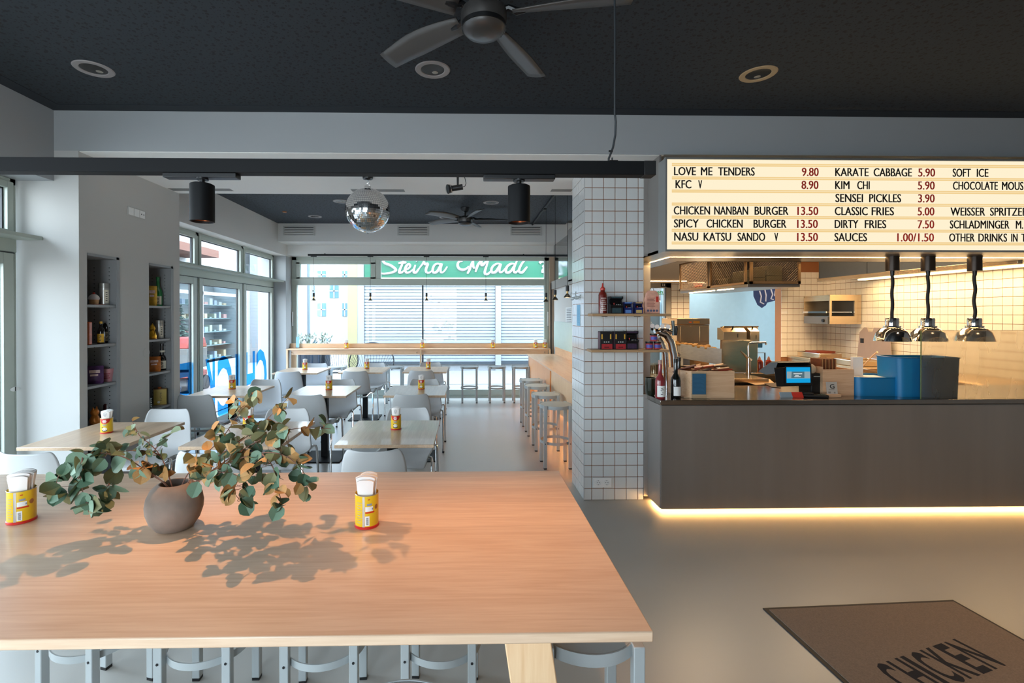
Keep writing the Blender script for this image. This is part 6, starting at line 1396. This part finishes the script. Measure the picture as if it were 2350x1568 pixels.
# pictogram sign, flag
a = AY(1523, 654, YK-.01); t = thing('pictogram_sign', 'small dark restroom pictogram sign above the kitchen street door', 'sign', (a.x, YK, a.z)); ob('plate', B(-.04, .04, -.012, 0, -.032, .032), black, t); ob('figures', MB().box(-.02, -.010, -.0135, -.012, -.018, .010).box(.008, .018, -.0135, -.012, -.018, .010).box(-.018, -.012, -.0135, -.012, .012, .019).box(.010, .016, -.0135, -.012, .012, .019), white, t)
fa = AY(1728, 663, 9.0); t = thing('hanging_banner', 'dark blue patterned cloth hanging at the top of the pale blue wall', 'banner', (fa.x, 9.0, fa.z))
def fq(px, py): v = AY(px, py, 9.0); return (v.x-fa.x, v.z-fa.z)
poly = [fq(1728, 640), fq(1729, 680), fq(1738, 700), fq(1748, 707), fq(1757, 701), fq(1760, 695), fq(1783, 689), fq(1784, 640)]
ob('cloth', MB().prism(poly, .01, Matrix.Rotation(PI/2, 4, 'X')), mat('navy_cloth', '#1c2445', .8, var=.3, scale=10), t); mb = MB()
for k, pl in enumerate((((1742, 668), (1746, 680), (1744, 694), (1752, 698)), ((1754, 664), (1757, 678), (1756, 692)), ((1768, 664), (1772, 676), (1768, 686), (1774, 688)), ((1778, 668), (1776, 678), (1783, 683)))): mb.tube([(fq(*p_)[0], -.014, fq(*p_)[1]) for p_ in pl], .012, 6)
ob('pale_pattern', mb, mat('cloth_pattern', '#b8a6a0', .8), t)

# ================================================================ OUTSIDE
before_ = set(bpy.data.materials)
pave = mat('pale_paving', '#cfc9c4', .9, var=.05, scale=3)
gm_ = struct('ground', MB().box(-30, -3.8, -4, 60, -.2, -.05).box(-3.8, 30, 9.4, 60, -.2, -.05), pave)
pb = MB()
mp_ = mat('reddish_paving', '#d8bcb4', .9, var=.08, scale=6)
rn = random.Random(2)
for i in range(26):
    for j in range(3):
        pb.box(-6.9+j*.9, -6.9+j*.9+.88, 3.6+i*.30, 3.6+i*.30+.285, -.05, -.035)
ob('paving_bricks', pb, mp_, gm_, kind='stuff')
for y in (10.4, 11.3): ob('paving_joint', B(-2.5, 6, y, y+.03, -.052, -.046), mat('joint_grey', '#7d8083', .9), gm_)
FY = 14.0
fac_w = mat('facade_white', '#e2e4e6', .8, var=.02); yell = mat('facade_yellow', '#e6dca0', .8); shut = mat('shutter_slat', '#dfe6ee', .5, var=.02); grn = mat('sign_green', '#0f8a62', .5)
def fx(px): return AY(px, 721, FY).x
def fz(py): return AY(1000, py, FY).z
fa_ = thing('shop_facade', 'white shop front across the street with roller shutters', 'building', (0, FY, 0)); M = Matrix.Translation((0, -FY, 0))
ob('base_wall', B(fx(800), 9, FY+.1, FY+.3, -.05, fz(836), M), fac_w, fa_); ob('upper_wall', B(fx(800), 9, FY+.1, FY+.4, fz(656)+.02, 6.5, M), fac_w, fa_)
ob('corner_pilaster', B(fx(798), fx(820), FY-.02, FY+.4, -.05, 6.5, M), yell, fa_, label='pale yellow corner of the facade'); ob('pilaster', B(fx(820), fx(835), FY, FY+.4, -.05, fz(600), M), fac_w, fa_); ob('pilaster', B(fx(1137), fx(1150), FY, FY+.3, -.05, fz(656), M), fac_w, fa_); ob('pilaster', B(fx(1300), fx(1330), FY, FY+.3, -.05, fz(656), M), fac_w, fa_)
z = fz(832); n = 0
while z < fz(656):
    for (a, b_) in ((fx(835), fx(1137)), (fx(1150), fx(1300))): ob('shutter_slat', B(a, b_, FY+.06, FY+.10, z+.008, z+.088, M @ Matrix.Identity(4)), shut, fa_, bevel=.012)
    z += .092
ob('shutter_backing', B(fx(835), fx(1300), FY+.09, FY+.1, fz(834), fz(650), M), mat('shutter_gap', '#b0bdcc', .7), fa_)
ob('bottom_rail', MB().box(fx(835), fx(1137), FY+.03, FY+.1, fz(836), fz(832), M).box(fx(1150), fx(1300), FY+.03, FY+.1, fz(836), fz(829), M), mat('rail_grey', '#5c6670', .6), fa_)
st_ = thing('shop_sign', 'green shop sign with white script lettering across the street', 'sign', (fx(838), FY-.1, fz(641))); M = Matrix.Translation((-fx(838), -FY+.1, -fz(641)))
ob('board', B(fx(838), fx(1420), FY-.1, FY, fz(641)+.04, fz(590), M), grn, st_); ob('lower_strip', B(fx(838), fx(1420), FY-.12, FY-.01, fz(641)-.03, fz(641)+.04, M), mat('sign_cream_edge', '#e9e7b0', .6), st_)
# script strokes as ribbons, drawn in sign pixels
wl_ = mat('sign_white', '#f4f6f6', .6)
def stroke(mb, pts, w0=.05, w1=.05):
    P_ = [AY(x, y, FY-.11) for x, y in pts]; fine = []
    for i in range(len(P_)-1):
        p0 = P_[max(i-1, 0)]; p1 = P_[i]; p2_ = P_[i+1]; p3 = P_[min(i+2, len(P_)-1)]
        for k in range(6):
            t_ = k/6; fine.append(.5*((2*p1)+(p2_-p0)*t_+(2*p0-5*p1+4*p2_-p3)*t_*t_+(3*p1-p0-3*p2_+p3)*t_**3))
    fine.append(P_[-1]); mb.tube([M @ q_ for q_ in fine], [.5*(w0+(w1-w0)*abs(math.sin(PI*i/(len(fine)-1)))) for i in range(len(fine))], 6)
sc1 = lambda pts: [(850+x/3.92, 380+y/3.92) for x, y in pts]
mb = MB()
for pts in ([(190, 800), (150, 812), (115, 850), (130, 880), (180, 900), (222, 930), (225, 950), (180, 968), (120, 975), (95, 970)],      # S
            [(300, 850), (282, 900), (262, 945), (262, 965), (285, 962), (305, 945)], [(252, 880), (290, 876), (325, 873)],           # t
            [(305, 945), (340, 930), (358, 905), (345, 890), (325, 905), (312, 940), (325, 965), (355, 960), (385, 935)],             # e
            [(405, 895), (392, 935), (392, 962), (412, 962), (440, 925)], [(415, 862), (418, 866)],                                 # i
            [(440, 925), (470, 885), (480, 870), (490, 890), (515, 888), (500, 935), (505, 962), (530, 965), (560, 945)],            # r
            [(632, 895), (605, 885), (575, 900), (560, 940), (570, 965), (600, 955), (625, 915), (640, 885), (630, 930), (635, 962), (660, 955), (692, 910)],  # a
            [(830, 860), (795, 870), (785, 900), (800, 930), (835, 940), (870, 925), (885, 905)],                                   # M swash
            [(925, 850), (905, 900), (885, 950), (872, 975)], [(925, 850), (922, 900), (935, 930)], [(1005, 845), (965, 900), (945, 960)], [(1005, 845), (1000, 900), (1040, 870), (1062, 850)], [(1062, 850), (1045, 900), (1030, 955), (1035, 978), (1060, 975), (1085, 950)],
            [(1170, 890), (1140, 885), (1105, 905), (1088, 940), (1098, 965), (1130, 955), (1160, 910), (1172, 885), (1160, 935), (1165, 962), (1190, 955), (1215, 925)],  # a
            [(1300, 890), (1270, 885), (1235, 905), (1218, 940), (1228, 965), (1260, 955), (1290, 910), (1330, 840)], [(1318, 860), (1292, 920), (1290, 955), (1310, 962), (1335, 940)],   # d
            [(1395, 850), (1365, 880), (1340, 930), (1340, 958), (1365, 962), (1395, 930), (1410, 910)]):                          # l
    stroke(mb, sc1(pts), .045, .085)
ob('script_lettering', mb, wl_, st_)
mb = MB()
for pts in ([(1520, 880), (1545, 862), (1575, 868), (1588, 885)], [(1548, 900), (1565, 925), (1552, 950), (1548, 968)], [(1572, 905), (1585, 930), (1578, 960), (1588, 985)]): stroke(mb, sc1(pts), .07, .11)
ob('sign_emblem', mb, wl_, st_)
# alley building
AYY = 24.0
def ax2(px): return AY(px, 721, AYY).x
def az2(py): return AY(760, py, AYY).z
ab = thing('alley_house', 'pale house with blue windows at the end of the street', 'building', (ax2(745), AYY, 0)); M = Matrix.Translation((-ax2(745), -AYY, 0))
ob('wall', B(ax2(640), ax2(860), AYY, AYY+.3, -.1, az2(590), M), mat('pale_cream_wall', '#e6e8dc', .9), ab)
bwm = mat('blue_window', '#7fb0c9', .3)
for (x0, x1, y0, y1) in ((729, 748, 622, 640), (786, 797, 622, 640), (757, 777, 652, 684), (728, 748, 696, 726), (786, 797, 696, 726), (716, 722, 652, 684)):
    wf = ob('window', B(ax2(x0), ax2(x1), AYY-.03, AYY, az2(y1), az2(y0), M), bwm, ab); ob('window_bar', MB().box((ax2(x0)+ax2(x1))/2-.03, (ax2(x0)+ax2(x1))/2+.03, AYY-.05, AYY-.03, az2(y1), az2(y0), M).box(ax2(x0), ax2(x1), AYY-.05, AYY-.03, (az2(y0)+az2(y1))/2-.03, (az2(y0)+az2(y1))/2+.03, M), fac_w, wf)
tag(ob('street_pole', MB().cyl((AY(709, 700, 18).x, 18, 0), (AY(709, 700, 18).x, 18, 5), .06), mat('pole_blue_grey', '#9fb3bb', .5)), 'thin grey street pole in the alley outside', 'pole')
o = thing('terrace_planter', 'dark planter box with pale bushy plants outside the back window', 'planter', (AY(716, 800, 11.0).x, 11.0, -.05)); ob('box', B(-.75, .35, -.2, .25, 0, AY(716, 795, 11).z+.03), mat('planter_dark', '#3c4654', .7), o, bevel=.01)
mb = MB(); rn = random.Random(6)
for k in range(160):
    c_ = Vector((rn.uniform(-.72, .38), rn.uniform(-.2, .25), AY(716, 795, 11).z+.06+rn.uniform(0, .22))); d = Vector((rn.uniform(-1, 1), rn.uniform(-1, 1), rn.uniform(.2, 1.4))).normalized()*.12; mb.add([c_, c_+d*.5+Vector((.018, 0, 0)), c_+d, c_+d*.5-Vector((.018, 0, 0))], [(0, 1, 2, 3)])
ob('foliage', mb, mat('pale_bush', '#9fb09a', .8, var=.3, scale=20), o, kind='stuff', smooth=False)
def wicker(lab, px, Y, s=1.0):
    t = thing('wicker_chair', lab, 'chair', (AY(px, 800, Y).x, Y, -.05), 0, 'wicker terrace chairs'); dm = mat('dark_wicker', '#2d333b', .6)
    ring = [(s*.42*math.sin(rad(a)), .12+.10*math.cos(rad(a)), .62+s*.36*math.cos(rad(a))) for a in range(-115, 116, 10)]
    ob('back_ring', MB().tube(ring, .014, 8), dm, t); sr = [(s*.36*math.cos(rad(a)), -.1+s*.33*math.sin(rad(a)), .42) for a in range(0, 360, 15)]; ob('seat_ring', MB().tube(sr, .014, 8, closed=True), dm, t)
    mb = MB()
    for i in range(3, len(ring)-3): a = Vector(ring[i]); b_ = Vector((a.x*.55, .16, .42)); mb.tube([a, b_], .004, 4)
    for i in range(0, 12): mb.tube([sr[i], sr[(24-i) % 24]], .004, 4)
    ob('woven_cords', mb, dm, t, kind='stuff')
    for sx in (-1, 1):
        for sy in (-1, 1): ob('leg', MB().tube([(sx*.2, -.1+sy*.2, .41), (sx*.27, -.1+sy*.27, 0)], .012, 8), dm, t)
wicker('dark round wicker terrace chair outside, left one behind the cafe tables', 775, 10.6); wicker('dark round wicker terrace chair outside, right one with the wide arched back', 850, 10.3, 1.15)
o = thing('terrace_sofa', 'low dark blue terrace bench with slats outside the left part of the back window', 'bench', (AY(712, 820, 10.2).x-.3, 10.2, -.05)); nb = mat('navy_bench', '#46566e', .6)
for i in range(7): ob('back_slat', B(-.42+i*.13, -.31+i*.13, 0, .03, .38, .95), nb, o)
ob('seat', B(-.45, .5, -.5, 0, .34, .42), nb, o, bevel=.01); ob('leg', B(-.43, -.38, -.48, -.43, 0, .34), nb, o); ob('leg', B(.43, .48, -.48, -.43, 0, .34), nb, o)
# street side on the left: shop front opposite
SX = -7.4
def sy(px): return AX(px, 721, SX).y
def sz(px, py): return AX(px, py, SX).z
sf = thing('street_shopfront', 'white shop front across the left street with shelves of goods behind glass', 'building', (SX, 10, 0)); M = Matrix.Translation((-SX, -10, 0))
ya, yb_, yc, yd = sy(405), sy(463), sy(548), sy(575)
ztop_, zbt = sz(510, 652), sz(510, 827)
ob('wall', MB().box(SX-.3, SX, 7.5, 22, -.1, zbt, M).box(SX-.3, SX, 7.5, 22, ztop_, 2.95, M).box(SX-.3, SX, yc, 22, zbt, ztop_, M), fac_w, sf)
ob('window_post', B(SX-.05, SX+.04, yb_-.15, yb_+.02, zbt-.1, ztop_, M), fac_w, sf); ob('window_rail', B(SX-.05, SX+.04, max(7.5, ya-3), yc, sz(510, 680), sz(510, 673), M), fac_w, sf)
ob('display_back', B(SX-.9, SX-.8, max(7.5, ya-3), yc, zbt, ztop_, M), mat('display_back', '#b5c6cc', .8), sf); ob('display_end', B(SX-.9, SX-.02, yc-.02, yc, zbt, ztop_, M), mat('display_end', '#a9bcc2', .8), sf); ob('display_floor', B(SX-.8, SX-.05, max(7.5, ya-3), yc, zbt-.05, zbt, M), mat('display_floor', '#b8a888', .8), sf)
rn = random.Random(11); gc = [mat('goods_%d' % i, c_, .7, var=.3, scale=9) for i, c_ in enumerate(('#c8d4d4', '#d3a29c', '#8fb0b0', '#d6c7a4', '#b7c7ae', '#9fb8cf'))]
for j in range(5):
    z = zbt+.05+(ztop_-zbt-.3)*j/5; ob('shelf_board', B(SX-.7, SX-.2, ya-2.5, yc-.05, z, z+.02, M), mat('shelf_teal', '#7fa0a3', .7), sf)
    for k in range(20):
        y = ya-2.3+(yc-ya+2.2)*k/20; ob('display_goods', B(SX-.6, SX-.3, y, y+.10+.1*rn.random(), z+.02, z+.06+.16*rn.random(), M), gc[rn.randrange(6)], sf)
ob('eave', B(SX-.3, SX+.6, 7.5, sy(452), 3.15, 3.35, M), mat('brown_eave', '#a8705c', .8), sf); ob('upper_wall', B(SX-.5, SX-.3, 7.5, 22, 2.9, 4.6, M), fac_w, sf); ob('roller_box', B(SX-.02, SX+.25, yd, 22, -.1, 4.6, M), mat('ribbed_white', '#dadde2', .8, var=.06, scale=2, stretch=(.1, .1, 12)), sf)
ty = AX(412, 740, -6.6).y; o = thing('fir_tree', 'small fir tree in the street outside the left windows', 'tree', (-6.6, ty, -.05)); ob('trunk', MB().cyl((0, 0, 0), (0, 0, 1.9), .04, .015, 8), stem_m, o); mb = MB(); rn = random.Random(9)
for k in range(420):
    h = rn.uniform(.55, 1.9); r = (2.0-h)*.42; a = rn.uniform(0, 2*PI); p0 = Vector((0, 0, h)); p1 = p0+Vector((math.cos(a)*r, math.sin(a)*r, -r*.25)); s = Vector((-math.sin(a), math.cos(a), 0))*.05; mb.add([p0, (p0+p1)/2+s, p1, (p0+p1)/2-s], [(0, 1, 2, 3)])
ob('needles', mb, mat('fir_green', '#4d6f5e', .9, var=.3, scale=12), o, kind='stuff', smooth=False)
o = thing('red_barrow', 'red and grey covered handcart parked in the street outside the left windows', 'cart', (-6.0, AX(427, 790, -6.0).y, -.05)); ob('hood', MB().prism([(-.38, 0), (.38, 0), (.28, .22), (-.28, .22)], .5, Matrix.Translation((-.25, 0, AX(427, 797, -6).z+.04)) @ Matrix(((0, 0, 1, 0), (1, 0, 0, 0), (0, 1, 0, 0), (0, 0, 0, 1)))), mat('faded_red', '#c8483f', .6), o, bevel=.02)
ob('body', B(-.25, .25, -.38, .38, .5, AX(427, 797, -6).z+.04), mat('cart_grey', '#8d8f8c', .7, var=.2, scale=6), o, bevel=.02); ob('bumper', B(-.27, .27, -.34, .34, .32, .45), mat('faded_red_b', '#d0655c', .6), o, bevel=.02)
for sy_ in (-.28, .28): ob('wheel', MB().cyl((-.28, sy_, .16), (.28, sy_, .16), .16, n=20), black, o)
o = thing('timber_house', 'brown timber and stone house wall seen through the far left window', 'building', (-9, 8.6, 0)); sm_ = mat('rough_stone', '#8f8a82', .95, var=.4, scale=5, bump=.5); ob('stone_wall', B(-.3, 0, -1.6, 0, 0, 5), sm_, o)
for i in range(16): ob('timber_board', B(0, .04, -1.6, 0, 1.9+i*.09, 1.98+i*.09), mat('timber_%d' % (i % 2), ('#7a4a40', '#8d8580')[i % 2], .8), o)
# street sign behind the kitchen door
o = thing('street_banner', 'white banner with green lettering outside the kitchen street door', 'sign', (AY(1500, 670, 9.6).x, 9.6, AY(1500, 690, 9.6).z)); W0 = -.7; ob('board', B(W0, .15, 0, .03, 0, AY(1500, 655, 9.6).z-AY(1500, 690, 9.6).z), fac_w, o); mb = MB(); w_ = AY(1525, 670, 9.6).x-AY(1508, 670, 9.6).x
text_mb(mb, 'atu', w_, AY(1500, 667, 9.6).z-AY(1500, 676, 9.6).z, Matrix.Translation((AY(1508, 670, 9.6).x-AY(1500, 670, 9.6).x, -.003, AY(1500, 676, 9.6).z-AY(1500, 690, 9.6).z)) @ Matrix.Rotation(PI/2, 4, 'X'), .02); ob('green_lettering', mb, mat('green_print', '#1f9a4e', .6), o, smooth=False)
ob('lower_board', B(W0, .15, .05, .08, -1.4, -.02), mat('grey_board', '#8fa3aa', .7), o)

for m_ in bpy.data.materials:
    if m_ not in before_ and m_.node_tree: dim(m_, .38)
